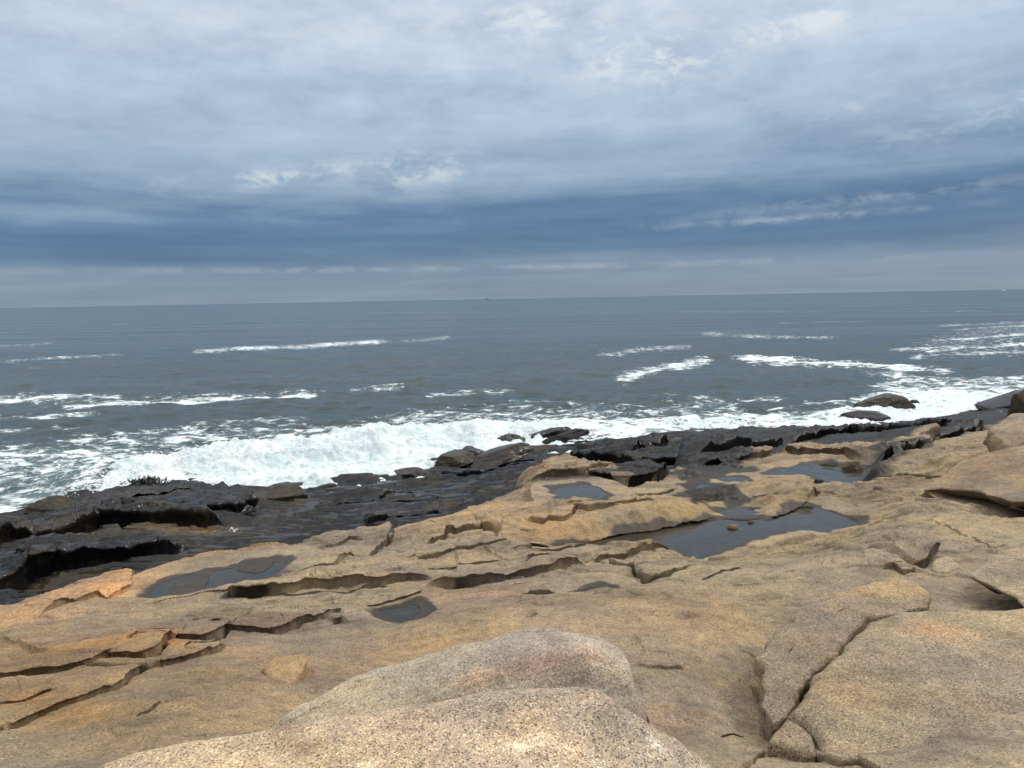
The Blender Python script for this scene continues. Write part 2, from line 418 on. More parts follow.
def plain(name, col, rough=0.7, amount=0.25, scale=20):
    m = bpy.data.materials.new(name); m.use_nodes = True; N = NT(m.node_tree)
    P = N.n('ShaderNodeTexCoord').outputs['Object']
    n = N.noise(P, scale, 5, 0.6)
    c = N.mix(1.0, (*col, 1), N.ramp(n, [(0.3, 1 - amount), (0.7, 1 + amount)]), 'MULTIPLY')
    bs = N.n('ShaderNodeBsdfPrincipled', {'Base Color': c, 'Roughness': rough})
    N.n('ShaderNodeOutputMaterial', {0: bs.outputs[0]})
    return m


M_GRAN = granite('granite', grain=.72)
M_NEAR = granite('granite_coarse', base=(0.53, 0.455, 0.35), cell=215, bump=1.2)
M_GREY = granite('granite_grey', base=(0.40, 0.365, 0.315), grain=0.8, cell=230, bump=1.2)
M_SLAB = granite('granite_slab', base=(0.286, 0.248, 0.190), cell=185)
M_WET = wet_rock('wet_shore_rock')
M_SEA = sea_water('sea_water')
M_POOL = pool_water('pool_water')

# ------------------------------------------------------------------ the bedrock: heights surveyed at places seen in the photograph
CT = []
def col_(px, rows):
    for py, z in rows: CT.append((px, py, z))
col_(-260, [(800, 4.5), (700, 4.0), (660, 3.6), (635, 3.2)])
col_(0, [(768, 4.5), (730, 4.2), (690, 4.0), (650, 3.7), (620, 3.45), (601, 3.2)])
col_(100, [(768, 4.52), (700, 4.15), (655, 3.8), (610, 3.45), (575, 3.15)])
col_(200, [(768, 4.5), (700, 4.15), (650, 3.85), (610, 3.5), (580, 3.2), (551, 3.1)])
col_(300, [(768, 4.4), (690, 4.02), (640, 3.75), (600, 3.45), (570, 3.2), (536, 3.05)])
col_(400, [(740, 4.1), (680, 3.95), (640, 3.8), (600, 3.55), (570, 3.35), (545, 3.15), (526, 3.0)])
col_(480, [(640, 3.9), (600, 3.65), (570, 3.42), (545, 3.2), (520, 3.1), (497, 2.95)])
col_(550, [(640, 3.95), (600, 3.7), (570, 3.45), (545, 3.15), (520, 3.1), (500, 3.03), (480, 2.9), (461, 2.8)])
col_(620, [(700, 4.05), (640, 3.95), (600, 3.78), (570, 3.45), (545, 3.06), (520, 3.1), (500, 3.02), (480, 2.85), (458, 2.7)])
col_(700, [(768, 4.2), (700, 4.0), (640, 3.92), (600, 3.8), (575, 3.55), (556, 3.1), (520, 3.05), (500, 3.0), (480, 2.75), (465, 2.2), (450, 1.35), (437, 0.45), (425, -0.8)])
col_(775, [(768, 4.2), (700, 3.84), (640, 3.80), (600, 3.80), (560, 3.5), (535, 3.08), (520, 3.06), (500, 3.0), (480, 2.65), (467, 2.55), (455, 1.9), (445, 1.1), (434, 0.2), (424, -0.8)])
col_(850, [(768, 4.2), (700, 3.95), (640, 3.95), (600, 3.9), (560, 3.7), (530, 3.3), (515, 3.1), (495, 3.0), (475, 2.62), (455, 2.45), (445, 1.7), (432, 0.5), (424, -0.5)])
col_(950, [(768, 4.3), (640, 4.05), (600, 3.95), (560, 3.85), (520, 3.6), (505, 3.22), (480, 3.1), (460, 2.9), (440, 2.2), (420, 0.7), (411, -0.6)])
col_(1024, [(768, 4.3), (600, 3.9), (560, 3.85), (530, 3.78), (507, 3.28), (484, 3.38), (450, 3.42), (420, 1.8), (403, 0.2), (396, -0.8)])
col_(1200, [(768, 4.3), (600, 4.0), (520, 3.8), (450, 3.2), (410, 1.8), (398, 0.2), (390, -0.8)])
CT = np.array(CT, float)
CD = []
for px, rows in [(-200, [(610, 1.5), (560, 1.1), (530, .4), (512, -.4)]), (0, [(600, 1.5), (570, 1.3), (545, 1.0), (525, .4), (505, -.3)]), (100, [(580, 1.5), (550, 1.4), (525, 1.1), (500, .6), (482, -.3)]),
                 (200, [(545, 1.3), (520, 1.1), (500, .7), (485, .1), (475, -.5)]), (300, [(535, 1.2), (515, .8), (498, .35), (488, 0.02), (475, -.6)]),
                 (400, [(525, 1.0), (505, .75), (490, .45), (475, .05), (460, -.5)]), (470, [(505, .9), (490, .75), (475, .5), (460, .1), (445, -.4)]),
                 (530, [(478, .8), (465, .4), (450, 0.0), (435, -.6)]), (620, [(465, 1.0), (455, .9), (444, .3), (430, -.6)]), (690, [(470, 1.6), (452, 1.2), (438, 0.4), (426, -.8)]), (800, [(470, .8), (440, -.5), (425, -1.2)])]:
    for py, z in rows: CD.append((px, py, z))
CD = np.array(CD, float)


def fields(C):
    W = lift(C[:, 0], C[:, 1], C[:, 2])
    world = TPS(np.c_[W[:, 0] / W[:, 1], np.log(W[:, 1])], C[:, 2])
    image = TPS(C[:, :2], C[:, 2])
    return world, image

TW, TI = fields(CT)
DW, DI = fields(CD)


def on(I, pts, dz=0.0):
    """places seen in the photograph -> points on the bedrock"""
    p = np.array(pts, float); return lift(p[:, 0], p[:, 1], I(p) + dz)

# the far edge of the tan ledge, above the gully
EDGE = [(-260, 648), (-100, 622), (0, 601), (39, 590), (78, 580), (117, 571), (150, 566), (170, 559), (200, 551), (229, 546), (268, 543.5), (289, 539.6), (328, 533), (356, 530), (383, 529), (396, 528), (407, 521), (426, 516), (446, 511), (460, 507), (466, 499.5), (487, 492), (512, 486), (517, 482), (522, 473), (532, 469), (543, 462), (561, 456.5), (577, 456.5), (592, 459), (606, 460), (629, 458.5), (645, 460), (661, 466), (672, 474)]
E = on(TI, EDGE)
farx = lift(690, 425, 0.0)
OUT = [tuple(p[:2]) for p in E] + [(farx[0] * 0.75, farx[1] * 0.78), (farx[0] * 2, farx[1] * 2.1), (200, 140), (200, -5), (-60, -5)]

# steps in the bedrock: (line drawn left to right, height, lip radius, how far the raised sheet runs back, crack width, crack depth)
STEPS = [
    # lower left orange sheets
    ([(-60, 745), (0, 733), (40, 720), (80, 707), (110, 692), (128, 681), (145, 674), (160, 666), (180, 660), (200, 655), (215, 650), (236, 641)], .06, .08, .5, .018, .06),
    ([(-60, 690), (0, 687), (39, 683), (86, 675.5), (109, 668), (144, 664), (155, 658), (163, 645.7), (176, 640), (205, 638), (227, 629), (274, 629), (286, 624.5), (317, 618.6), (336, 612.7), (375, 607)], .09, .16, .8, .020, .07),
    ([(86, 676), (110, 676.5), (145, 673.5), (158, 668)], .03, .05, .2, .03, .10),
    ([(118, 655), (132, 648), (155, 643.6), (170, 641)], .02, .05, .2, .016, .06),
    ([(130, 641), (131, 650)], .0, .05, .2, .012, .05),
    ([(0, 710), (20, 708), (40, 701), (55, 697)], .03, .06, .2, .014, .05),
    ([(180, 655), (190, 645), (210, 640), (228, 630)], .02, .05, .2, .012, .05),
    # ridge with a dark gap under it
    ([(227, 604), (228, 601), (258, 601), (289, 596), (313, 591), (346, 588), (380, 585.4), (409, 579), (426, 578), (442, 575)], .16, .18, .5, .035, .06),
    ([(422, 583), (438, 584), (458, 582.7), (485, 578.4), (516, 574), (548, 570), (563, 568), (593, 564)], .12, .13, .5, .03, .05),
    ([(510, 566), (522, 565), (555, 559.5), (579, 560), (608, 555), (632, 554), (665, 552.5), (683, 549.5)], .10, .10, .35, .03, .05),
    ([(606, 559), (612, 564), (636, 566), (640, 575), (647, 582.7), (665, 580.8), (684, 575), (706, 570)], .09, .06, .5, .028, .05),
    ([(360, 611), (374, 609), (399, 604), (426, 597)], .12, .12, .35, .03, .06),
    ([(330, 620), (350, 615), (372, 610.5)], .06, .08, .3, .02, .05),
    ([(700, 581), (722, 576), (742, 570)], .03, .05, .2, .01, .03),
    # mid ledges
    ([(424.5, 547), (442, 537), (461, 533), (481, 530), (500, 532)], .13, .13, .5, .05, .08),
    ([(481, 530), (500, 531.5), (504, 543), (520, 543.5), (560, 542), (600, 536), (640, 531), (680, 525), (706, 521), (728, 517)], .24, .22, .7, .05, .06),
    ([(367, 557), (378, 549), (386, 541), (388, 531)], .12, .10, .5, .04, .08),
    ([(523, 526), (560, 526), (575, 517), (588, 519.5), (606, 517.6), (622, 515)], .08, .10, .4, .02, .04),
    ([(520, 483.5), (546, 479), (567, 476.6), (590, 477.6), (606, 480.5), (622, 487), (630, 484.5), (657, 480.5), (672, 476)], .26, .30, 1.0, .07, .12),
    ([(566, 478), (585, 475), (608, 472), (631, 463)], .03, .10, .5, .05, .10),
    ([(633, 496), (657, 495), (676, 491)], .06, .08, .3, .03, .04),
    ([(598, 500), (606, 505.5), (621, 508)], .06, .06, .3, .02, .03),
    ([(764, 521), (782, 514), (805, 504), (817, 498), (822, 493)], .20, .16, .8, .03, .04),
    ([(824, 491), (840, 492.5), (858, 493), (884, 495.5)], .05, .08, .3, .09, .10),
    ([(865, 480), (881, 470), (902, 458), (922, 448), (928, 438.6)], .26, .22, 2.2, .10, .22),
    ([(867, 480), (888, 478), (906, 475.7), (930, 474), (949, 472)], .10, .12, 1.2, .04, .05),
    # convex humps that hide the ground behind them
    ([(540, 601), (569, 598.5), (598, 591), (647, 583.5), (677, 577), (706, 569), (740, 561)], -.06, .30, .5, .0, .0),
    ([(817, 532), (836, 537), (863, 536), (875, 525), (896, 517.6), (918, 509), (949, 505)], -.16, .30, .9, .0, .0),
    ([(918, 526), (945, 530), (974, 542), (992, 551), (1019, 546)], .015, .02, .3, .006, .02),
    ([(908, 563), (920, 561), (933, 557.6), (941, 555)], .14, .10, .4, .03, .05),
    ([(882, 573), (894, 572), (907, 575), (912, 572)], .04, .05, .3, .02, .03),
    ([(507, 556), (530, 553.5), (560, 552), (590, 549)], .05, .06, .4, .02, .03),
    ([(400, 561), (440, 557), (480, 553), (520, 549)], .05, .06, .4, .02, .03),
    ([(320, 552.5), (334, 551), (346, 546.5), (362, 546)], .05, .06, .4, .02, .03),
    ([(264, 577), (284, 578.5), (305, 575), (330, 570), (338, 563), (350, 558), (365, 556)], .06, .08, .4, .02, .03),
    ([(560, 512), (580, 513.5), (600, 511.5), (625, 513.5), (655, 509)], .06, .08, .5, .03, .04),
    ([(420, 568), (450, 567), (480, 563), (505, 561)], .04, .06, .4, .02, .03),
    ([(232, 592), (260, 588), (290, 585), (318, 580)], .03, .05, .3, .015, .02),
    ([(540, 492), (548, 500), (560, 505)], .04, .06, .4, .02, .03),
    ([(640, 538), (690, 534)], .03, .05, .4, .02, .03),
    # hairline cracks
    ([(634, 666), (650, 669), (668, 669), (686, 667)], .02, .02, .3, .006, .03),
    ([(740, 648), (750, 651), (757, 655)], .0, .05, .2, .010, .03),
    ([(720, 733), (733, 729), (745, 733)], .015, .03, .2, .008, .02),
    ([(135, 726), (155, 716), (172, 706)], .015, .03, .2, .008, .02),
    ([(28, 716), (46, 712)], .0, .03, .2, .008, .02),
    ([(520, 599), (538, 601), (566, 598)], .05, .06, .4, .02, .04),
    ([(525, 620), (536, 617)], .0, .05, .2, .02, .05),
    ([(103, 620), (130, 612), (150, 606), (172, 600)], .0, .05, .2, .0, .0),
    ([(35, 622), (60, 613), (90, 604), (117, 594), (130, 588), (134, 577), (148, 573)], .10, .14, .5, .02, .03),
    ([(768, 742), (784, 746), (802, 754), (818, 754), (836, 764), (860, 762), (884, 767)], .04, .03, .3, .02, .06),
    ([(764, 782), (750, 775), (741, 764), (768, 742)], .0, .05, .3, .015, .05),
    ([(700, 548.5), (742, 545), (780, 537), (800, 533)], .0, .1, .3, .0, .0),
]
# black ledges of the right-hand shore, on the same bedrock
STEPS += [
    ([(697, 457), (712, 455), (740, 452), (765, 450), (786, 446)], .42, .25, 3.0, .1, .1),
    ([(780, 447), (820, 440), (850, 437), (900, 436), (935, 434), (952, 427)], .36, .3, 4.0, .1, .1),
    ([(700, 470), (730, 466), (752, 462), (776, 458)], .22, .2, 1.5, .1, .08),
    ([(785, 458), (805, 462), (840, 460), (858, 463)], .22, .4, 1.2, .1, .08),
    ([(848, 466), (858, 470), (866, 480)], .25, .2, 1.2, .06, .08),
    ([(905, 446), (950, 437), (985, 425)], .25, .25, 2.5, .1, .08),
]
DSTEPS = [
    ([(-60, 600), (0, 583), (30, 574), (60, 568), (100, 563), (150, 557), (190, 549)], .42, .30, 1.6, .10, .15),
    ([(-40, 560), (20, 547), (60, 539), (100, 526), (140, 521), (200, 522), (236, 519)], .45, .30, 1.6, .15, .15),
    ([(330, 512), (380, 503), (430, 498), (448, 495)], .14, .15, 1.0, .08, .08),
    ([(376, 501), (392, 495), (415, 489)], .12, .12, .8, .08, .06),
    ([(360, 521), (400, 517), (445, 511)], .10, .12, .8, .08, .06),
    ([(436, 476), (470, 474), (505, 470)], .14, .15, .9, .10, .12),
    ([(557, 461), (600, 461), (625, 458), (655, 447), (672, 441)], .40, .35, 3.0, .1, .1),
    ([(618, 462), (650, 470), (672, 466), (700, 456)], .40, .35, 3.0, .1, .1),
]
# pools: (outline, level)
POOLS = [
    ([(138, 601), (155, 587), (187, 574), (247, 566), (287, 561), (281, 572), (262, 579), (243, 586), (225, 587.5), (205, 592), (193, 598), (180, 602)], None, 'shallow grey tide pool at the left end of the tan ledge'),
    ([(556, 489), (568, 486), (583, 483.5), (598, 487), (607, 493), (600, 499), (606, 505), (618, 509), (606, 511), (594, 508), (567, 506), (558, 500)], None, 'small rounded tide pool on the tan ledge'),
    ([(520, 545), (560, 541.5), (600, 536), (640, 531), (680, 524.5), (709, 520), (738, 516), (750, 515.5), (764, 521), (782, 514), (807, 506), (818, 506.5), (836, 513), (854, 519.6), (856, 523.5), (842, 529), (824, 532), (778, 530), (774, 533), (754, 539), (729, 547.5), (698, 559), (684, 552), (660, 547.5), (614, 546.5), (570, 547)], 3.05, 'long dark tide pool across the middle of the ledge'),
    ([(762, 474), (778, 470), (797, 466), (820, 463), (846, 464), (862, 469), (865, 478.6), (850, 488), (836, 485.5), (820, 478.6), (805, 473.5), (789, 474.5)], 2.62, 'round tide pool near the black shore ledges'),
    ([(378, 610), (389, 608.5), (405, 606), (417, 604), (419.5, 613), (410, 620), (401, 621.5), (390, 617)], None, 'small triangular tide pool under a ledge'),
    ([(572, 593), (580, 590.5), (589, 588), (604, 587.5), (608, 589), (598, 591), (584, 594), (574, 596)], None, 'thin puddle behind the near hump'),
    ([(716, 478), (728, 476.5), (746, 478), (751, 481), (738, 483), (722, 482)], None, 'narrow puddle'),
    ([(695, 486), (704, 483.5), (712, 486), (711, 490), (700, 491)], None, 'puddle'),
    ([(722, 510), (735, 507.5), (752, 508), (753, 513), (738, 515), (724, 514)], None, 'puddle'),
    ([(750, 496), (764, 496), (775, 499), (772, 502), (757, 501)], None, 'puddle'),
    ([(704, 473), (718, 470), (724, 472), (716, 475)], None, 'puddle'),
]
PW = []
for k, (poly, lev, _) in enumerate(POOLS):
    p = np.array(poly, float)
    if lev is None: lev = float(np.median(TI(p))) - 0.02
    PW.append((lift(p[:, 0], p[:, 1], np.full(len(p), lev)), lev))


def apply_steps(X, Y, Z, steps, I, seed, over=True):
    wig = 0.5 * vnoise2(X * 1.3, Y * 1.3, seed) + 0.26 * vnoise2(X * 4.1, Y * 4.1, seed + 3) + 0.16 * vnoise2(X * 13, Y * 13, seed + 5)
    add = np.zeros_like(Z); cut = np.zeros_like(Z); DX = np.zeros_like(Z); DY = np.zeros_like(Z)
    for line, h, r, W, gw, gd in steps:
        if h > 0 and over: r, W, gd, gw, h = r * .85, W * 1.6, gd * 2.2, gw * .9, h * .95
        p = on(I, line)
        R = max(W * 3.2, 0.6)
        m = (X > p[:, 0].min() - R) & (X < p[:, 0].max() + R) & (Y > p[:, 1].min() - R) & (Y < p[:, 1].max() + R)
        if not m.any(): continue
        x, y = X[m], Y[m]
        s, t, nx, ny = line_sd(x, y, p, True)
        s = s + wig[m] * min(0.06, r * 0.4 + .008)
        if h < 0: s = -s
        tap = np.minimum(sm(t, 0.0, 0.14), sm(1 - t, 0.0, 0.14))
        ends = sm(np.abs(s), R, R * 0.6)
        vary = np.clip(1 + 0.45 * wig[m], .4, 1.6)
        q = np.clip(s / r, 0, 1); lip = np.sqrt(np.clip(1 - (1 - q) ** 2, 0, 1))
        add[m] += abs(h) * lip * np.exp(-np.maximum(s, 0) / W) * tap * ends * vary
        if gw > 0:
            e = (s + gw * 0.7) / gw
            cut[m] += gd * np.exp(-e ** 4) * tap * vary
            if h > 0 and over:                            # the raised sheet hangs a little over the gap
                o = (.45 * r + 1.1 * gw) * tap * vary
                k = sm(s, 0.0, .40 * r) * np.exp(-np.maximum(s - .40 * r, 0) / np.maximum(5 * (.45 * r + 1.1 * gw), .05))
                DX[m] -= nx * o * k; DY[m] -= ny * o * k
    return Z + add - cut, DX, DY


def terrace(X, Y, seed, amp, sharp=.90):
    """thin granite sheets peeling parallel to the surface: small steps, long in the direction of the shore"""
    f = fbm2(X * 0.35 + Y * 0.1, Y * 1.1 - X * 0.12, 4, seed)
    k = 3.0; q = f * k; fl = np.floor(q); fr = q - fl
    return (fl + sm(fr, sharp, 1.0)) / k * amp


# tints: (px, py, rx, ry, colour, strength)
TINTS = [
    (45, 668, 85, 22, (.88, .63, .35), 1.1), (110, 655, 60, 16, (1.15, .88, .60), .6), (30, 712, 60, 16, (.90, .64, .36), 1.0), (177, 648, 16, 7, (1.7, 1.05, .42), .9),
    (60, 598, 85, 15, (1.75, 1.35, 1.0), 1.1), (10, 622, 50, 14, (1.5, 1.15, .8), .8), (225, 551, 60, 7, (1.8, 1.5, 1.1), 1.1), (300, 540, 40, 8, (1.3, 1.15, .9), .6), (100, 592, 30, 10, (1.5, 1.1, .75), .5),  # cream rock; tint raised to stand in for light on the seaward slopes
    (90, 628, 120, 16, (.84, .82, .84), .7), (190, 615, 90, 16, (.86, .84, .86), .6),
    (150, 720, 160, 45, (.68, .58, .47), 1.1), (260, 670, 100, 35, (.76, .66, .54), 1.0), (95, 718, 38, 14, (1.25, .98, .60), .7), (288, 665, 22, 14, (1.5, 1.2, .8), .7),
    (500, 595, 45, 9, (1.15, .82, .80), .8), (455, 600, 30, 8, (1.1, .82, .80), .6), (470, 630, 60, 22, (1.2, 1.0, .66), .7), (400, 650, 60, 25, (.95, .75, .58), .6),
    (500, 505, 60, 18, (1.35, 1.10, .80), .8), (450, 525, 50, 10, (1.2, 1.0, .72), .5), (600, 530, 60, 10, (1.15, .98, .62), .6), (680, 518, 50, 7, (1.5, 1.3, .8), .7), (560, 533, 40, 8, (1.2, .85, .6), .6),
    (590, 462, 50, 8, (1.1, .92, .68), .6), (635, 470, 28, 9, (.95, .8, .52), .7), (545, 475, 30, 8, (1.1, .9, .65), .6),
    (660, 500, 60, 12, (1.15, 1.05, .82), .6), (770, 483, 55, 12, (1.25, 1.08, .82), .8), (790, 508, 28, 9, (1.1, .95, .6), .7),
    (760, 548, 70, 12, (1.35, 1.25, .9), .7), (830, 535, 30, 8, (1.2, 1.15, .85), .5),
    (880, 545, 90, 30, (.98, .98, .98), .5), (690, 620, 60, 25, (1.15, .94, .74), .5), (730, 610, 40, 25, (1.1, .95, .75), .4), (620, 610, 70, 18, (1.1, .92, .70), .5),
    (665, 722, 32, 18, (.95, .74, .74), .7), (720, 690, 60, 60, (.82, .76, .70), .6),
    (890, 500, 45, 10, (.80, .72, .62), .8), (930, 465, 40, 12, (1.0, .92, .78), .6), (920, 482, 40, 8, (.78, .66, .58), .8), (960, 450, 40, 8, (.85, .75, .6), .7),
    (262, 623, 26, 5, (.80, .50, .45), .8), (930, 590, 60, 20, (.74, .72, .74), .7), (980, 530, 60, 12, (1.15, 1.08, .92), .5), (800, 455, 30, 8, (1.0, .85, .6), .6),
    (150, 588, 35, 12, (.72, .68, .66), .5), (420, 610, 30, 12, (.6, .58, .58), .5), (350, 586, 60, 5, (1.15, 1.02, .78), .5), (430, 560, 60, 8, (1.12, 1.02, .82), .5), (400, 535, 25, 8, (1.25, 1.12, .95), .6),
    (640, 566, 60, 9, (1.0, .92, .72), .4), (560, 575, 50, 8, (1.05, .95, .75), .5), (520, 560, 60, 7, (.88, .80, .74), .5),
]


def tint_field(X, Y, I, tints, seed):
    u = X / np.maximum(Y, .3); v = np.log(np.maximum(Y, .3))
    T = np.ones((len(X), 3), np.float32)
    w1 = fbm2(X * 0.9, Y * 0.9, 4, seed); w2 = fbm2(X * 0.9 + 40, Y * 0.9, 4, seed + 1)
    for px, py, rx, ry, c, s in tints:
        p = on(I, [(px, py), (px + rx, py), (px, py + ry)])
        U = p[:, 0] / p[:, 1]; V = np.log(p[:, 1])
        du = (u - U[0]) / abs(U[1] - U[0]); dv = (v - V[0]) / max(abs(V[2] - V[0]), 1e-3)
        # shear along the photograph's slanted rows
        r2 = (du + 0.55 * w1) ** 2 + (dv + 0.55 * w2) ** 2
        g = (s * np.exp(-r2 * 0.9))[:, None]
        T *= (1 + (np.array(c) - 1) * g * .68)
    return T


def upsample(f, us, vs, k=6):
    """a smooth function of (u, v) on a grid, worked out on a coarser grid"""
    iu = np.unique(np.r_[np.arange(0, len(us), k), len(us) - 1]); iv = np.unique(np.r_[np.arange(0, len(vs), k), len(vs) - 1])
    A, B = np.meshgrid(us[iu], vs[iv]); C = f(A.ravel(), B.ravel()).reshape(len(iv), len(iu))
    C = np.array([np.interp(us, us[iu], row) for row in C])
    return np.array([np.interp(vs, vs[iv], c) for c in C.T]).T.ravel()


def build_bedrock():
    yy = np.exp(np.r_[np.linspace(math.log(1.0), math.log(2.5), 70)[:-1], np.linspace(math.log(2.5), math.log(20.0), 1350), np.linspace(math.log(20.0), math.log(46.0), 260)[1:]])
    uu = np.r_[-np.geomspace(3.2, .70, 90)[:-1], np.linspace(-.70, .70, 1240), np.geomspace(.70, 3.2, 90)[1:]]
    nr, nc = len(yy), len(uu)
    U, Yg = np.meshgrid(uu, yy)
    X = (U * Yg).ravel(); Y = Yg.ravel()
    Z = upsample(lambda u, v: TW(np.c_[np.clip(u, -.95, .95), np.clip(v, math.log(2.3), 9)]), uu, np.log(yy))
    Z = np.clip(Z, -2.5, 4.75)
    Z += 0.05 * fbm2(X * 0.45, Y * 0.6, 4, 3) + terrace(X, Y, 11, 0.15) * sm(Y, 6.8, 9.0) * sm(vnoise2(X * .33, Y * .5, 77), -.45, .15)
    Z, DX, DY = apply_steps(X, Y, Z, STEPS, TI, 21)
    Z += 0.035 * fbm2(X * .8 + Y * .2, Y * 2.0, 3, 29, .5) * sm(Y, 3.5, 6.5) + 0.016 * fbm2(X * 2.1, Y * 4.2, 4, 31, 0.55)
    flake = vnoise2(X * 1.1 + 4, Y * 2.2, 83) + .35 * vnoise2(X * 5, Y * 8, 85)
    Z += (0.022 * sm(flake, .18, .24) + 0.016 * sm(flake, .55, .60)) * (.35 + .65 * sm(Y, 4.5, 7))
    Z += 0.0 + 0.006 * fbm2(X * 7, Y * 9, 3, 37)
    wet = np.zeros_like(Z)
    wob = 0.10 * fbm2(X * 1.6, Y * 1.6, 4, 41)
    for poly, lev in PW:
        R = 1.2
        m = (X > poly[:, 0].min() - R) & (X < poly[:, 0].max() + R) & (Y > poly[:, 1].min() - R) & (Y < poly[:, 1].max() + R)
        size = min(np.ptp(poly[:, 0]), np.ptp(poly[:, 1]))
        s = poly_sd(X[m], Y[m], poly) + wob[m] * min(.7, size * 0.4)
        b = min(0.45, 0.25 + 0.2 * size)
        shallow = lev < 3.06 and lev > 3.0 or size < 1.2
        zt = lev - np.clip(s, -b, 0.55) * (0.32 if size > 2.2 else .10) + (0 if size > 2.2 else .022) * fbm2(X[m] * 2.2, Y[m] * 2.2, 4, 43) * sm(s, 0, .12)
        w = sm(s, -b, -0.04)
        z = Z[m]
        # outside, only lift ground that lies below the water; a ledge above it stays a ledge
        zo = np.where(z < lev + 0.02, lev + 0.02 + 0.05 * np.clip(-s, 0, b), z)
        z = np.where(s >= 0, zt - .004, np.where(s > -b, z + (np.maximum(zo, np.minimum(z, zt)) - z) * 1.0, z))
        z = np.where((s < 0) & (s > -b), w * np.minimum(np.maximum(zt, lev + 0.006), np.maximum(z, lev + 0.006)) + (1 - w) * z, z)
        Z[m] = z
        wet[m] = np.maximum(wet[m], sm(s + 1.2 * wob[m], -0.16 - .1 * min(size, 1), 0.02) * 0.9)
    # a tongue of rock standing out of the left-hand pool
    for isl in ([(172, 590), (183, 585), (197, 579), (210, 573.5), (206, 580), (198, 587), (184, 593)], [(243, 574), (256, 570), (266, 570), (258, 575)]):
        p = on(TI, isl); s = poly_sd(X, Y, p) + .5 * wob
        Z = np.where(s > -.06, np.maximum(Z, PW[0][1] + .012 + .12 * s), Z)
    # loose hollows
    h = on(TI, [(920, 564)])[0]; r2 = ((X - h[0]) / .16) ** 2 + ((Y - h[1]) / .30) ** 2
    Z -= 0.13 * np.exp(-r2 ** 2)
    # the drop at the far edge
    s = poly_sd(X, Y, OUT) + 0.10 * fbm2(X * 1.1, Y * 1.1, 4, 51) * sm(Y, 4, 9)
    r = 0.55
    q = np.clip(s / r, 0, 1); Z -= 0.22 * (1 - np.sqrt(np.clip(1 - (1 - q) ** 2, 0, 1)))
    Z -= np.clip(-s, 0, 2.5) * (3.2 + 0.8 * fbm2(X * 0.8, Y * 0.8, 3, 53))
    # black zone towards the sea on the right, damp film round the puddles
    line = on(TI, [(672, 478), (700, 475), (722, 471), (745, 467), (765, 461), (790, 456), (812, 457), (840, 456), (862, 461), (880, 466), (905, 457), (925, 442), (950, 438), (975, 431), (1000, 424), (1100, 405)])
    sd_, t_, _ = line_sd(X, Y, line)
    far = (X > line[0, 0] - 1.0)
    blk = sm(sd_ + 1.0 * fbm2(X * 0.5, Y * 0.5, 4, 61), -0.3, 0.7) * far
    black = blk
    dmp = on(TI, [(672, 478), (690, 466), (720, 466), (752, 470), (716, 484), (724, 496), (755, 503), (750, 511), (712, 516), (704, 506), (690, 496)])
    wet = np.maximum(wet, 0.8 * sm(poly_sd(X, Y, dmp) + 0.35 * fbm2(X * 1.2, Y * 1.2, 4, 63), -0.3, 0.15))
    for ln, wd in ([(868, 481), (905, 478), (950, 473)], .22), ([(865, 481), (881, 471), (902, 459), (922, 449)], .5), ([(530, 546), (600, 538), (700, 525)], .16), ([(228, 603), (290, 599), (380, 588)], .10), ([(458, 584), (516, 576)], .10), ([(520, 486), (600, 481), (670, 478)], .35):  # darker bands along the gully, the long pool's back edge and ledge gaps
        d, t, _ = line_sd(X, Y, on(TI, ln)); wet = np.maximum(wet, 0.85 * np.exp(-(d / wd) ** 2))
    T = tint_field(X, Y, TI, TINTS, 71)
    dm = .85 * sm(poly_sd(X, Y, dmp) + 0.45 * fbm2(X * 1.2, Y * 1.2, 4, 63), -0.25, 0.2)
    T = T * (1 - dm[:, None] * (1 - np.array((.50, .46, .40))))
    T = T * (1 - black[:, None]) + black[:, None] * np.array((.17, .165, .165))
    wet = np.maximum(wet, black * 0.75)
    keep = (s > -0.75) & (Z > -1.5)
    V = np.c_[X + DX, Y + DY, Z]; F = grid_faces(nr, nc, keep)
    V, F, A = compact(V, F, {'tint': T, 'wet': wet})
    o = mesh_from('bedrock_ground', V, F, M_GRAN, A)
    tag(o, 'tan granite bedrock ledge sloping to the sea', None, None, 'structure')
    return o


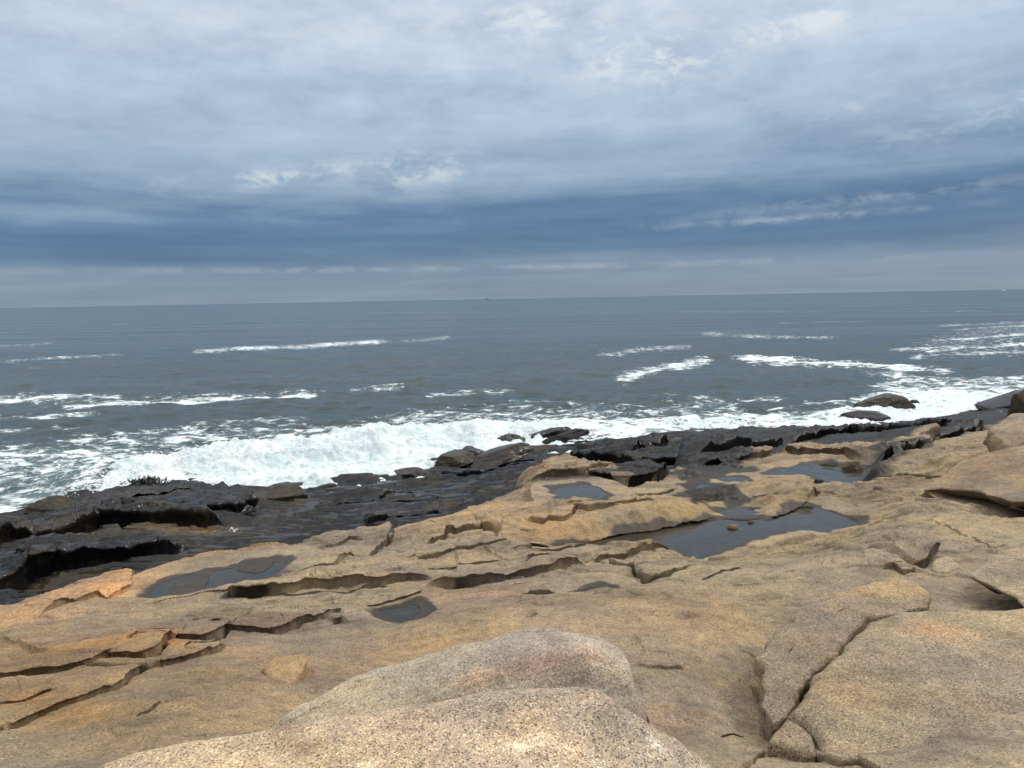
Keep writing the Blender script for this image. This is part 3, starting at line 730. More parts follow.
def build_shore():
    nr, nc = 1000, 900
    yy = np.exp(np.linspace(math.log(7.0), math.log(42.0), nr)); uu = np.linspace(-1.15, .34, nc)
    U, Yg = np.meshgrid(uu, yy); X = (U * Yg).ravel(); Y = Yg.ravel()
    Z = DW(np.c_[np.clip(U.ravel(), -.95, .4), np.log(np.clip(Y, 11, 60))])
    Z = np.clip(Z, -2.0, 1.7)
    Z += 0.10 * fbm2(X * 0.3, Y * 0.4, 3, 103, .4) + terrace(X, Y, 111, 0.20, .75)
    Z, DX, DY = apply_steps(X, Y, Z, DSTEPS, DI, 121)
    Z += 0.034 * fbm2(X * 1.1, Y * 2.0, 5, 131, .5)
    T = np.ones((len(X), 3), np.float32)
    T = tint_field(X, Y, DI, [(120, 534, 130, 8, (5.5, 4.0, 2.0), 1), (220, 528, 60, 9, (5, 3.7, 1.9), 1), (180, 572, 80, 6, (5, 3.7, 2.0), .9), (60, 580, 60, 6, (6, 4, 2), .8), (290, 508, 50, 6, (5, 3.6, 2.0), .8),
                              (390, 512, 30, 5, (6, 5.5, 5), .8), (430, 484, 60, 8, (.8, .85, .95), .6), (360, 505, 60, 8, (.9, 1.0, 1.15), .6), (600, 450, 70, 8, (.9, .9, 1.0), .5)], 171)
    V = np.c_[X + DX, Y + DY, Z]
    ins = poly_sd(X, Y, OUT)
    F = grid_faces(nr, nc, (Z > -1.2) & (ins < 1.2))
    V, F, A = compact(V, F, {'tint': T})
    o = mesh_from('tidal_shore', V, F, M_WET, A)
    tag(o, 'black wet rock of the tide zone below the ledge', None, None, 'structure')


build_bedrock()
build_shore()

for k, (poly, lev) in enumerate(PW):
    c = poly.mean(0); lo2 = poly[:, :2].min(0) - .3; hi2 = poly[:, :2].max(0) + .3
    gx = np.linspace(lo2[0], hi2[0], 60); gy = np.linspace(lo2[1], hi2[1], 50); GX, GY = np.meshgrid(gx, gy)
    sd_ = poly_sd(GX.ravel(), GY.ravel(), poly)
    V = np.c_[GX.ravel(), GY.ravel(), np.full(GX.size, lev)]
    V, F, _ = compact(V, grid_faces(50, 60, sd_ > -min(.22, .5 * min(hi2 - lo2))), {})
    tag(mesh_from('pool_water', V, F, M_POOL, smooth=False, origin=c), None, None, None, 'structure')

# ------------------------------------------------------------------ the sea
# foam on the water, with far-right sun glitter painted in as foam: areas (outline, density, edge softness px) and streaks (line, half width px, density)
FOAM_GLITTER_AREAS = [
    ([(95, 505), (110, 488), (136, 472), (200, 464), (250, 452), (330, 442), (400, 432), (480, 424), (540, 426), (580, 426), (570, 470), (520, 482), (430, 486), (320, 500), (200, 515), (100, 515)], 1.1, 7),
    ([(530, 426), (600, 420), (680, 416), (760, 414), (840, 409), (840, 445), (700, 446), (600, 456), (540, 470)], .66, 7),
    ([(815, 416), (870, 398), (900, 391), (960, 390), (1060, 388), (1060, 402), (960, 424), (860, 440), (815, 440)], .80, 7),
    ([(-40, 448), (60, 444), (120, 446), (190, 452), (140, 468), (90, 500), (40, 530), (-40, 545)], .45, 14),
    ([(60, 430), (120, 436), (200, 430), (330, 424), (400, 412), (500, 405), (620, 408), (700, 404), (760, 410), (600, 420), (480, 428), (330, 442), (200, 456), (100, 448)], .36, 10),
    ([(905, 352), (925, 338), (985, 326), (1060, 322), (1060, 356), (960, 358)], .24, 8),  # sun glitter at the far right, painted as thin foam
    ([(860, 388), (900, 378), (960, 376), (1060, 380), (1060, 392), (900, 396)], .42, 6),
]
FOAM_GLITTER_LINES = [
    ([(-20, 402), (60, 399), (90, 396), (130, 397)], 2.6, .85), ([(45, 407), (120, 404), (200, 400), (270, 397), (338, 391)], 2.6, 1.0), ([(-20, 398), (40, 397)], 2, .5),
    ([(345, 391), (410, 386)], 2.5, .5), ([(180, 353), (240, 348), (300, 347), (345, 344), (400, 341)], 2.4, .9), ([(345, 345), (420, 340), (460, 336)], 2.0, .38), ([(-20, 363), (60, 358), (130, 354)], 1.8, .48), ([(-20, 347), (60, 343)], 1.6, .38),
    ([(612, 383), (640, 373), (680, 365), (718, 357)], 4.5, .85), ([(722, 357), (760, 358), (820, 362), (870, 365), (930, 370), (968, 376)], 2.4, 1.25), ([(740, 360), (860, 366)], 3.5, .6),
    ([(590, 356), (640, 350), (700, 346)], 3.0, .40), ([(690, 333), (760, 336), (850, 337)], 2.4, .42), ([(640, 312), (1024, 311)], .9, .35), ([(360, 313), (500, 312)], .9, .30), ([(770, 323), (880, 321)], 1.2, .36), ([(930, 326), (1040, 322)], 1.6, .5),
    ([(-20, 419), (60, 415), (110, 412)], 3, .5), ([(-20, 432), (40, 428), (90, 427)], 3.5, .55), ([(40, 440), (130, 434), (220, 424), (330, 418)], 4, .38), ([(420, 396), (470, 392), (520, 390)], 3, .42), ([(500, 402), (580, 404), (640, 402)], 3, .40),
    ([(640, 392), (720, 400), (800, 398)], 3, .30), ([(850, 372), (920, 378), (1000, 384)], 3, .48), ([(240, 432), (300, 425)], 3, .5), ([(800, 404), (850, 402)], 3, .5), ([(70, 437), (118, 436), (160, 440), (230, 438)], 4, .6), ([(400, 318), (520, 316)], 1.0, .28), ([(100, 325), (230, 322)], 1.0, .25), ([(880, 351), (1024, 345)], 2, .6), ([(915, 354), (960, 349), (1040, 343)], 1.6, .75), ([(925, 342), (980, 337), (1050, 333)], 1.6, .7), ([(945, 331), (1000, 327), (1050, 325)], 1.2, .6), ([(900, 358), (990, 353), (1040, 351)], 1.6, .6),  # the last far-right streaks paint sun glitter as foam
    ([(-20, 400), (120, 401), (240, 397), (345, 390)], 5, .25),
]
CREST = [((60, 505), .10), ((100, 492), .55), ((130, 480), .85), ((165, 474), .75), ((200, 470), .95), ((250, 465), 1.05), ((300, 461), .95), ((350, 455), .9), ((400, 449), 1.0), ((440, 443), .7), ((480, 440), .75), ((515, 437), .6), ((560, 431), .3), ((640, 425), .12)]


def build_sea():
    dy = np.r_[np.geomspace(0.16, 2.0, 60)[:-1], np.linspace(2.0, 190, 560), np.linspace(191, 300, 60)]
    yy = H * FPX / dy
    uu = np.r_[-np.geomspace(2.2, .80, 60)[:-1], np.linspace(-.80, .80, 1150), np.geomspace(.80, 2.2, 60)[1:]]; nc = len(uu); nr = len(yy)
    U, Yg = np.meshgrid(uu, yy); X = (U * Yg).ravel(); Y = Yg.ravel()
    Z = np.zeros_like(X)
    sp = np.maximum(np.abs(np.gradient(yy)), 0)[:, None].repeat(nc, 1).ravel()
    r = np.random.default_rng(5)
    for i in range(46):
        lam = 0.6 * (11 ** (r.random())); th = r.normal(-1.45, .55); k = 2 * math.pi / lam
        amp = 0.0075 * lam ** 0.80 * (0.6 + .8 * r.random())
        ph = r.random() * 6.28
        fade = sm(lam / np.maximum(sp, 1e-3), 4.0, 9.0)
        a = k * (X * math.cos(th) + Y * math.sin(th)) + ph + 1.3 * vnoise2(X / (lam * 2.5), Y / (lam * 2.5), i)
        Z += amp * fade * (np.sin(a) + 0.25 * np.sin(2 * a + .5))
    near = sm(Y, 120, 60)
    Z += near * 0.05 * fbm2(X * 0.28, Y * 0.40, 4, 201)
    # density of foam and painted glitter, stored on the surface itself
    px, py = project(np.c_[X, Y, np.zeros_like(X)])
    foam = np.zeros_like(X)
    wx = px + 9 * fbm2(X * 0.12, Y * 0.12, 3, 211) * np.clip(30 / Y, .3, 1.5); wy = py + 5 * fbm2(X * 0.15 + 9, Y * 0.15, 4, 213) * np.clip(40 / Y, .12, 1.6)
    vis = Y < 1500
    for poly, dn, soft in FOAM_GLITTER_AREAS:
        p = np.array(poly); m = vis & (wx > p[:, 0].min() - 40) & (wx < p[:, 0].max() + 40) & (wy > p[:, 1].min() - 30) & (wy < p[:, 1].max() + 30)
        s = poly_sd(wx[m], wy[m] * 2.2, np.c_[p[:, 0], p[:, 1] * 2.2]) / 2.2
        foam[m] = np.maximum(foam[m], dn * sm(s, -soft, soft * .6))
    wy2 = py + 1.8 * fbm2(X * 0.06 + 9, Y * 0.05, 5, 215) * np.clip(60 / Y, .25, 1.0)
    brk = 0.95 + 0.35 * fbm2(px / 24, py / 7, 4, 217)
    for line, hw, dn in FOAM_GLITTER_LINES:
        p = np.array(line, float); m = (px > p[:, 0].min() - 12) & (px < p[:, 0].max() + 12) & (py > p[:, 1].min() - 16) & (py < p[:, 1].max() + 16)
        s, t, L = line_sd(px[m], wy2[m] * 2.0, np.c_[p[:, 0], p[:, 1] * 2.0])
        foam[m] = np.maximum(foam[m], np.clip((.20 + .46 * dn) * (1 - .45 * sm(Y[m], 70, 190)) * np.exp(-(s / 2.2 / hw) ** 2) * np.minimum(sm(t, 0, .12), sm(1 - t, 0, .12)) * brk[m], 0, 1))
    # faint whitecaps everywhere
    wc = vnoise2(X * 0.09, Y * 0.22, 221) * 0.6 + vnoise2(X * 0.5, Y * 0.9, 223) * 0.5
    foam = np.maximum(foam, 0.20 * sm(wc, .45, .8) * sm(Y, 400, 90))
    foam *= np.clip(.95 + .22 * fbm2(X * .55, Y * .8, 4, 227), .6, 1.05)
    # the wave breaking on the rocks
    cp = np.array([c for c, _ in CREST], float); ch = np.array([h for _, h in CREST])
    cw = lift(cp[:, 0], cp[:, 1], np.zeros(len(cp)))
    m = (Y < 60) & (Y > 14)
    s, t, L = line_sd(X[m], Y[m], cw)
    L_ = np.r_[0, np.cumsum(np.hypot(*(cw[1:, :2] - cw[:-1, :2]).T))]; hh = np.interp(t, L_ / L_[-1], ch)
    n = fbm2(X[m] * .7, Y[m] * .7, 4, 231)
    s = s + 0.5 * n
    prof = np.where(s > 0, np.exp(-(s / 2.3) ** 2), np.exp(-(s / 1.1) ** 2))
    hh = hh * (1 + .35 * vnoise2(X[m] * .45, Y[m] * .3, 233))
    hh = hh * .88; Z[m] += hh * prof
    churn = sm(foam, .55, .95)
    bil = np.abs(vnoise2(X * .8, Y * .9, 241)) * .24 + np.abs(vnoise2(X * 2.1, Y * 2.3, 243)) * .20 + np.abs(vnoise2(X * 5.3, Y * 5.5, 245)) * .07
    Z += churn * (bil - .10) * sm(Y, 90, 40)
    aer = np.clip(sm(foam, .18, .62) * .62 + 0.0, 0, 1) * sm(Y, 70, 42)
    g = np.zeros_like(X); g[m] = np.exp(-((s - 1.6) / 1.5) ** 2) * np.clip(hh, 0, 1) * (t < .5)
    aer = np.maximum(aer, .9 * g)
    V = np.c_[X, Y, Z]
    o = mesh_from('sea_water', V, grid_faces(nr, nc)[:, ::-1], M_SEA, {'foam': foam, 'aerated': aer})
    tag(o, None, None, None, 'structure')
    return cw, ch


CW, CH = build_sea()

# spray thrown up along the breaking wave: many small droplets and clots of foam, nobody could count them
def build_spray():
    r = np.random.default_rng(9)
    L_ = np.r_[0, np.cumsum(np.hypot(*(CW[1:, :2] - CW[:-1, :2]).T))]
    n = 9000
    t = r.random(n) * L_[-1]
    cx = np.interp(t, L_, CW[:, 0]); cy = np.interp(t, L_, CW[:, 1]); h = np.interp(t, L_, CH)
    burst = np.clip(vnoise2(t * .8, t * 0 + 3.3, 5) * 1.4 + .55, 0, 1.6)
    z = .88 * h * (.75 + 0.0 * t) + r.exponential(.10, n) * burst * h * 1.3 - .05
    cx = cx + r.normal(0, .35, n); cy = cy + r.normal(-.15, .55, n) - .2
    sz = r.gamma(1.6, .010, n) + .004
    base = np.array([(1, 0, 0), (-1, 0, 0), (0, 1, 0), (0, -1, 0), (0, 0, 1), (0, 0, -1)], float)
    bf = np.array([(0, 2, 4), (2, 1, 4), (1, 3, 4), (3, 0, 4), (2, 0, 5), (1, 2, 5), (3, 1, 5), (0, 3, 5)])
    V = (np.c_[cx, cy, z][:, None, :] + base[None] * sz[:, None, None] * (0.7 + .6 * r.random((n, 6, 1)))).reshape(-1, 3)
    F = (bf[None] + 6 * np.arange(n)[:, None, None]).reshape(-1, 3)
    o = mesh_from('spray', V, F, plain('spray_white', (.88, .91, .91), .6, .05))
    tag(o, 'white spray flung up where the wave breaks on the black rocks', 'spray', None, 'stuff')
build_spray()

# ------------------------------------------------------------------ loose rocks and slabs

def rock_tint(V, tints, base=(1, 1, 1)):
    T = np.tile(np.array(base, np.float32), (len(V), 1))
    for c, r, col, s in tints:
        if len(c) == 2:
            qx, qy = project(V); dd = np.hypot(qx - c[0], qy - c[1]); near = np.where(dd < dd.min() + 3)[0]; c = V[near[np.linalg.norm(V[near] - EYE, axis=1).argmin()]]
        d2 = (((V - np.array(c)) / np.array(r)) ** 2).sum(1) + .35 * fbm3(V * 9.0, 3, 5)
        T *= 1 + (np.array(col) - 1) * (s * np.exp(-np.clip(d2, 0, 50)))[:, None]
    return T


def slab(name, outline, top, thick, rnd, mat, label, cat='rock slab', dz=0.0, up=0.0, fol=0.0, group=None, seed=1, rough=.02, crown=0.0, tints=(), nb=420, nrg=130, spine=None, under=.0, wet=None, base=(1, 1, 1), inner=()):
    """a slab or low boulder: outline as (px, py) with heights from TOP, rounded rim of radius RND, sides down by THICK, own underside"""
    p = np.array([q[:2] for q in outline], float)
    z = np.array([q[2] if len(q) > 2 else top for q in outline], float) + dz
    W = lift(p[:, 0], p[:, 1], z)
    # heights over the whole top from the rim and a few inner places
    ii = [lift(a, b, c) for a, b, c in inner]
    fit = TPS(np.r_[W[:, :2], np.array([q[:2] for q in ii]).reshape(-1, 2)], np.r_[W[:, 2], [q[2] for q in ii]], 1e-2)
    # resample the rim
    C = np.r_[W, W[:1]]; L = np.r_[0, np.cumsum(np.hypot(*(C[1:, :2] - C[:-1, :2]).T))]
    tt = np.linspace(0, L[-1], nb, endpoint=False)
    bx = np.interp(tt, L, C[:, 0]); by = np.interp(tt, L, C[:, 1])
    for _ in range(2):
        bx = .25 * np.roll(bx, 1) + .5 * bx + .25 * np.roll(bx, -1); by = .25 * np.roll(by, 1) + .5 * by + .25 * np.roll(by, -1)
    B = np.c_[bx, by]
    if (np.roll(B, -1, 0)[:, 1] * B[:, 0] - np.roll(B, -1, 0)[:, 0] * B[:, 1]).sum() < 0: B = B[::-1]
    tg = np.roll(B, -1, 0) - np.roll(B, 1, 0); nrm = np.c_[tg[:, 1], -tg[:, 0]]; nrm /= np.linalg.norm(nrm, axis=1)[:, None]
    wig = fbm2(B[:, 0] * 3 + seed, B[:, 1] * 3, 5, seed, .6)
    B = B + nrm * (wig * rough * 1.6)[:, None]
    if spine is None: cen = np.tile(B.mean(0), (nb, 1))
    else:
        sp = np.array([lift(a, b, top)[:2] for a, b in spine])
        cen = np.empty_like(B)
        q = np.array([sp[0] + (sp[-1] - sp[0]) * f if len(sp) == 2 else sp[0] for f in np.linspace(0, 1, 60)])
        if len(sp) > 2:
            Ls = np.r_[0, np.cumsum(np.hypot(*(sp[1:] - sp[:-1]).T))]; fq = np.linspace(0, Ls[-1], 60); q = np.c_[np.interp(fq, Ls, sp[:, 0]), np.interp(fq, Ls, sp[:, 1])]
        # even spread along the spine keeps rings from folding
        d = ((B[:, None] - q[None]) ** 2).sum(2); cen = q[d.argmin(1)]
        for _ in range(12): cen = .25 * np.roll(cen, 1, 0) + .5 * cen + .25 * np.roll(cen, -1, 0)
    rings = []
    fr = 1 - (1 - np.linspace(0, 1, nrg)) ** 1.6
    for f in fr:
        xy = cen + (B - cen) * f
        rings.append(xy)
    XY = np.array(rings)                                   # nrg, nb, 2
    x, y = XY[..., 0].ravel(), XY[..., 1].ravel()
    zt = fit(np.c_[x, y])
    dist = np.maximum(poly_sd(x, y, B), 0)
    q = np.clip(dist / rnd, 0, 1)
    zt = zt - rnd * .8 * (1 - np.sqrt(np.clip(1 - (1 - q) ** 2, 0, 1))) * (1 + .25 * fbm2(x * 2, y * 2, 3, seed + 2))
    zt = zt + up + crown * np.clip(dist, 0, 1.2) + rough * fbm2(x * 1.7, y * 1.7, 5, seed + 3, .55) * np.clip(dist / (rnd * .5), .2, 1)
    if fol: zt = zt + fol * (fbm2(x * 1.3 + y * .8, y * 11 - x * 1.6, 4, seed + 9) + .8 * sm(vnoise2(x * 1.6, y * 5 - x * .7, seed + 4), .1, .16)) * np.clip(dist / .06, 0, 1)
    top_v = np.c_[x, y, zt].reshape(nrg, nb, 3)
    side = []
    rim = top_v[-1]
    ns = 22
    for k in range(1, ns + 1):
        f = k / ns
        out = nrm * (-under * f ** 1.3 * thick)
        jog = fbm2(tt / 0.22 + seed, np.full(nb, f * thick / 0.10), 4, seed + 7, .6) * min(.03, thick * .1) * math.sin(math.pi * min(f * 1.2, 1))
        v = rim.copy(); v[:, :2] += out + nrm * jog[:, None]; v[:, 2] -= thick * f
        side.append(v)
    bot = []
    for f in np.linspace(1, 0, 6)[1:]:
        v = side[-1].copy(); v[:, :2] = cen + (v[:, :2] - cen) * f; bot.append(v)
    A = np.concatenate([top_v, np.array(side), np.array(bot)], 0)
    nR = len(A); V = A.reshape(-1, 3)
    i = np.arange(nR * nb).reshape(nR, nb); j = np.roll(i, -1, 1)
    F = np.stack([i[:-1], i[1:], j[1:], j[:-1]], -1).reshape(-1, 4)
    T = rock_tint(V, tints, base)
    at = {'tint': T, 'wet': np.zeros(len(V)) if wet is None else np.full(len(V), float(wet))}
    org = (float(V[:, 0].mean()), float(V[:, 1].mean()), float(V[:, 2].min()))
    o = mesh_from(name, V, F, mat, at, origin=org)
    return tag(o, label, cat, group)


def lump(name, px, py, z, half, mat, label, cat='rock', group=None, seed=1, rot=0.0, p=2.6, noise=.16, flat=.35, tint=(1, 1, 1), facets=7, tints=(), wet=0.0, tilt=(0, 0), res=56):
    """an angular weathered rock: a rounded block cut by a few planes and roughened; (px, py, z) is where its middle stands"""
    r = np.random.default_rng(seed)
    nu, nv = res * 2, res
    th = np.linspace(0, 2 * math.pi, nu, endpoint=False); ph = np.linspace(-math.pi / 2, math.pi / 2, nv)
    T, P = np.meshgrid(th, ph)
    d = np.stack([np.cos(P) * np.cos(T), np.cos(P) * np.sin(T), np.sin(P)], -1).reshape(-1, 3)
    rr = (np.abs(d) ** p).sum(1) ** (-1 / p)
    for _ in range(facets + 6):
        nn = r.normal(size=3); nn[2] = abs(nn[2]) * .8; nn /= np.linalg.norm(nn); off = .64 + .24 * r.random()
        c = d @ nn; rr = np.where(c > .05, np.minimum(rr, off / np.maximum(c, .05)), rr)
    rr = rr * (1 + noise * .6 * fbm3(d * 1.7 + seed, 4, seed, .55) + noise * .35 * fbm3(d * 6 + seed, 3, seed + 5))
    V = d * rr[:, None]
    V[:, 2] = np.maximum(V[:, 2], -flat - .06 * fbm3(d * 4, 2, seed))
    V = V * np.array(half)
    # bedding grooves
    V += d * (0.02 * min(half) * np.sin((V[:, 2] * 9 / max(half[2], .1)) + 3 * fbm3(V * .8 + seed, 2, seed)))[:, None]
    ax, ay = tilt
    V[:, 2] += V[:, 0] * ax + V[:, 1] * ay
    cz, sz = math.cos(rot), math.sin(rot)
    V = np.c_[V[:, 0] * cz - V[:, 1] * sz, V[:, 0] * sz + V[:, 1] * cz, V[:, 2]]
    i = np.arange(nu * nv).reshape(nv, nu); j = np.roll(i, -1, 1)
    F = np.stack([i[:-1], j[:-1], j[1:], i[1:]], -1).reshape(-1, 4)
    base = V[:, 2].min(); V[:, 2] -= base
    loc = lift(px, py, z)
    T = rock_tint(V, tints, tint)
    o = mesh_from(name, V, F, mat, {'tint': T, 'wet': np.full(len(V), float(wet))})
    o.location = loc
    return tag(o, label, cat, group)


# near tan boulder and the grey one behind it
slab('boulder', [(270, 727, 4.45), (300, 706, 4.5), (340, 688, 4.54), (373, 673, 4.56), (440, 655, 4.6), (507, 642, 4.63), (557, 633, 4.65), (576, 637, 4.65), (603, 641, 4.65), (622, 653, 4.64), (635, 674, 4.60), (643, 700, 4.52), (652, 722, 4.42), (640, 760, 4.35), (500, 800, 4.3), (300, 800, 4.3)],
     4.6, .75, .055, M_GREY, 'grey banded boulder with a pink vein, behind the pale speckled boulder', 'boulder', up=.025, fol=.014, seed=3, rough=.012, spine=[(400, 715), (590, 680)], crown=.06,
     tints=[((470 + 24 * i, 676 - 5.2 * i), (.060, .028, .12), (1.16, .97, .91), .9) for i in range(6)] + [((530 + 22 * i, 685 - 6.5 * i), (.055, .028, .12), (1.22, 1.24, 1.22), .7) for i in range(4)]
     + [((590, 676), (.18, .05, .3), (.60, .60, .60), .8), ((430, 676), (.30, .06, .2), (.86, .89, .90), .7)])
slab('boulder', [(60, 800, 4.62), (100, 768, 4.62), (140, 754, 4.64), (233, 740.5, 4.68), (340, 719.5, 4.72), (407, 709.5, 4.74), (500, 695, 4.78), (547, 690, 4.8), (580, 690, 4.8), (613, 696, 4.8), (633, 713, 4.76), (660, 733, 4.7), (680, 744, 4.66), (716, 772, 4.58), (760, 830, 4.5), (760, 1000, 4.5), (400, 1100, 4.6), (20, 1000, 4.6)],
     4.75, .8, .09, M_NEAR, 'pale speckled tan boulder nearest the camera', 'boulder', up=.045, fol=.004, seed=5, rough=.010, spine=[(250, 860), (560, 800)], crown=.05,
     tints=[((520, 742), (.03, .02, .3), (1.7, 1.75, 1.8), .9), ((540, 738), (.02, .02, .3), (1.6, 1.65, 1.7), .8), ((657, 741), (.03, .025, .3), (1.7, 1.8, 1.9), .9), ((365, 762), (.03, .02, .3), (1.6, 1.7, 1.8), .8), ((600, 764), (.03, .02, .3), (1.5, 1.6, 1.7), .6), ((460, 720), (.4, .1, .4), (.95, .88, .84), .6), ((250, 760), (.4, .1, .4), (1.08, .98, .82), .5)])

# slabs of the right foreground
slab('rock_slab', [(757, 657), (766, 638), (787, 624), (811, 608), (834, 593), (870, 582), (897, 577), (920, 582), (928, 592), (925, 605), (901, 610), (867, 618), (839, 648), (812, 671), (802, 691), (785, 714), (772, 723), (763, 705), (765, 690), (760, 678), (764, 668)],
     4.13, .40, .03, M_SLAB, 'long narrow slab with a ragged dark left edge, rising to a pale rounded end', seed=11, rough=.018, spine=[(778, 690), (790, 650), (840, 610), (905, 592)], base=(.88, .86, .86),
     tints=[((895, 588), (.35, .2, .3), (1.3, 1.22, 1.0), .8)])
slab('rock_slab', [(866, 619.5), (840, 649), (813.5, 672), (803.5, 692), (787.5, 713), (803, 719), (817, 730.5), (821, 745), (822, 761), (842, 775), (850, 830), (1140, 840), (1140, 604), (1024, 606), (960, 609), (901, 610.5)],
     4.17, .36, .055, M_SLAB, 'broad speckled slab with a faint pink stain, filling the right foreground', seed=13, rough=.012, spine=[(955, 690)], crown=.03,
     tints=[((932, 625), (.16, .12, .3), (1.08, .84, .80), .8), ((880, 635), (.5, .2, .4), (1.1, 1.1, .98), .7), ((850, 690), (.3, .2, .4), (1.12, .96, .78), .6), ((950, 740), (.6, .12, .4), (.82, .80, .82), .6)])
slab('rock', [(775, 729), (785, 716), (801, 722), (813, 733), (816.5, 745), (816.5, 752), (802, 752.5), (786, 745), (770, 740.5)],
     4.15, .22, .035, M_SLAB, 'small wedge of stone fitted in the crack below the long narrow slab', 'rock', seed=17, rough=.006, nb=160, nrg=40, base=(.92, .90, .88))
slab('rock_slab', [(968, 573), (985, 560), (995, 552), (1020, 547), (1070, 542), (1150, 540), (1150, 640), (1070, 622), (1022, 604), (1015, 596), (1002, 590), (990, 584)],
     4.13, .10, .02, M_SLAB, 'thin overhanging slab with a dark gap beneath, at the right edge below the flat capstone', seed=19, rough=.014, under=1.8)
slab('rock', [(931, 568), (936, 559), (946, 555.5), (954, 558), (961, 566), (950, 571), (938, 572)],
     3.93, .12, .02, M_SLAB, 'small pale green-grey stone beside the dark hollow in the ledge', 'rock', seed=23, rough=.012, nb=120, nrg=30, base=(1.35, 1.38, 1.3))
slab('rock_slab', [(921, 494), (949, 501), (970, 507), (992, 514), (1024, 524), (1120, 548), (1120, 475), (1000, 470), (940, 480)],
     3.50, .11, .02, M_SLAB, 'lower thin slab under the flat capstone, with a black gap beneath', seed=29, rough=.02, under=1.6, base=(.84, .82, .80))
slab('rock_slab', [(923, 489, 3.62), (933, 481.6, 3.66), (951, 468, 3.76), (961, 460, 3.82), (990, 452, 3.9), (1024, 444, 3.98), (1120, 425, 4.1), (1120, 515, 3.85), (1024, 500, 3.80), (1011, 500, 3.80), (1000, 496.5, 3.76), (980, 490.5, 3.70), (961, 489, 3.66), (940, 488, 3.63)],
     3.75, .13, .022, M_SLAB, 'flat grey-brown capstone slab with an orange back edge, under the pinkish boulder', seed=31, rough=.022, under=1.6, base=(.80, .78, .78),
     tints=[((1000, 456), (1.0, .6, .5), (1.15, 1.0, .86), .5), ((960, 466), (.5, .4, .5), (1.12, 1.0, .86), .4), ((1015, 475), (.4, .3, .4), (1.08, .98, .9), .3)])
slab('rock_flake', [(262, 668), (272, 659), (284, 655), (304, 653), (306, 661), (298, 676), (290, 686), (280, 679), (268, 675)],
     4.06, .09, .02, M_GRAN, 'small pale triangular flake lying on the brown left slope', 'rock', seed=37, rough=.006, dz=-.045, nb=140, nrg=30, base=(1.35, 1.14, .82))

# boulders on the right skyline of the ledge
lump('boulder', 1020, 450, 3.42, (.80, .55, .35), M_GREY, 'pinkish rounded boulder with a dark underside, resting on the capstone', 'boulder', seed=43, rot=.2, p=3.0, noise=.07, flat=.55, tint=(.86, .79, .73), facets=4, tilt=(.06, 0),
     tints=[((0, -.3, .05), (1.2, 1.2, .17), (.34, .27, .20), .95)])  # shade of the underside painted into the boulder's tint
lump('boulder', 1034, 430, 3.42, (.56, .5, .58), M_GRAN, 'dark brown boulder at the right edge behind the pinkish boulder', 'boulder', seed=47, rot=.5, p=2.8, noise=.1, flat=.6, tint=(.13, .11, .09), facets=5)
lump('rock', 1022, 411, .3, (1.9, 1.3, .62), M_WET, 'dark grey wet slab by the foam behind the boulders', 'rock', seed=49, rot=-.3, noise=.08, flat=.3, tint=(3.40, 3.40, 3.40), tilt=(.13, 0))
# offshore rocks in the white water
lump('rock', 884, 410, -.1, (1.55, 1.0, .62), M_WET, 'brown weedy rock standing in the white water off the right shore', 'rock', seed=53, rot=-.1, noise=.10, flat=.3, tint=(5.10, 4.08, 2.38), tilt=(.05, 0), tints=[((-.6, 0, .6), (.8, .8, .5), (.6, .8, .5), .7)])
lump('rock', 866, 418.5, -.1, (1.25, .75, .36), M_WET, 'low grey rock in front of the brown offshore rock', 'rock', seed=59, rot=.1, noise=.08, flat=.3, tint=(3.91, 3.91, 4.08))
lump('rock', 914, 407, -.1, (.34, .3, .3), M_WET, 'tiny dark stone at the right tip of the brown offshore rock', 'rock', seed=61, noise=.12, flat=.3, tint=(2.72, 2.38, 2.04), res=28)
# rocks in the wash of the breaking wave
lump('rock', 454, 468, .05, (.98, .7, .34), M_WET, 'left brown block of the pair standing in the breaking wave', 'rock', seed=67, rot=.25, p=3.4, noise=.08, flat=.4, tint=(4.42, 3.23, 1.87), tilt=(.18, 0))
lump('rock', 470, 463, .1, (.80, .6, .38), M_WET, 'upright brown block behind its lower left neighbour in the wave', 'rock', seed=71, rot=-.1, p=3.6, noise=.07, flat=.4, tint=(4.25, 3.06, 1.87), tilt=(.1, 0))
lump('rock', 503, 467, .05, (1.40, .9, .38), M_WET, 'dark brown sloping rock to the right of the two brown blocks', 'rock', seed=73, rot=.3, p=3.0, noise=.08, flat=.4, tint=(3.40, 2.55, 1.70), tilt=(.22, 0))
lump('rock', 416, 476, .05, (.72, .45, .18), M_WET, 'low reddish brown rock at the left foot of the brown blocks', 'rock', seed=79, rot=.1, noise=.1, flat=.4, tint=(4.42, 2.89, 2.21), tilt=(-.1, 0))
lump('rock', 507, 444, -.05, (.85, .5, .32), M_WET, 'small black rock half covered by foam behind the brown blocks', 'rock', seed=83, rot=.1, noise=.1, flat=.3, tint=(1.70, 1.87, 1.53), tilt=(.08, 0))
lump('rock', 552, 441, -.05, (1.25, .45, .36), M_WET, 'farther of two thin black rocks showing through the foam', 'rock', seed=89, rot=.15, noise=.1, flat=.3, tint=(1.36, 1.36, 1.36), tilt=(.15, 0))
lump('rock', 565, 444, -.05, (1.05, .35, .30), M_WET, 'nearer of two thin black rocks showing through the foam', 'rock', seed=97, rot=.2, noise=.1, flat=.3, tint=(1.36, 1.36, 1.36), tilt=(.18, 0))
lump('rock', 678, 440, .0, (1.5, .6, .34), M_WET, 'low green-grey rock at the foam edge above the black ledges', 'rock', seed=101, rot=.05, noise=.08, flat=.3, tint=(3.74, 3.91, 3.40))
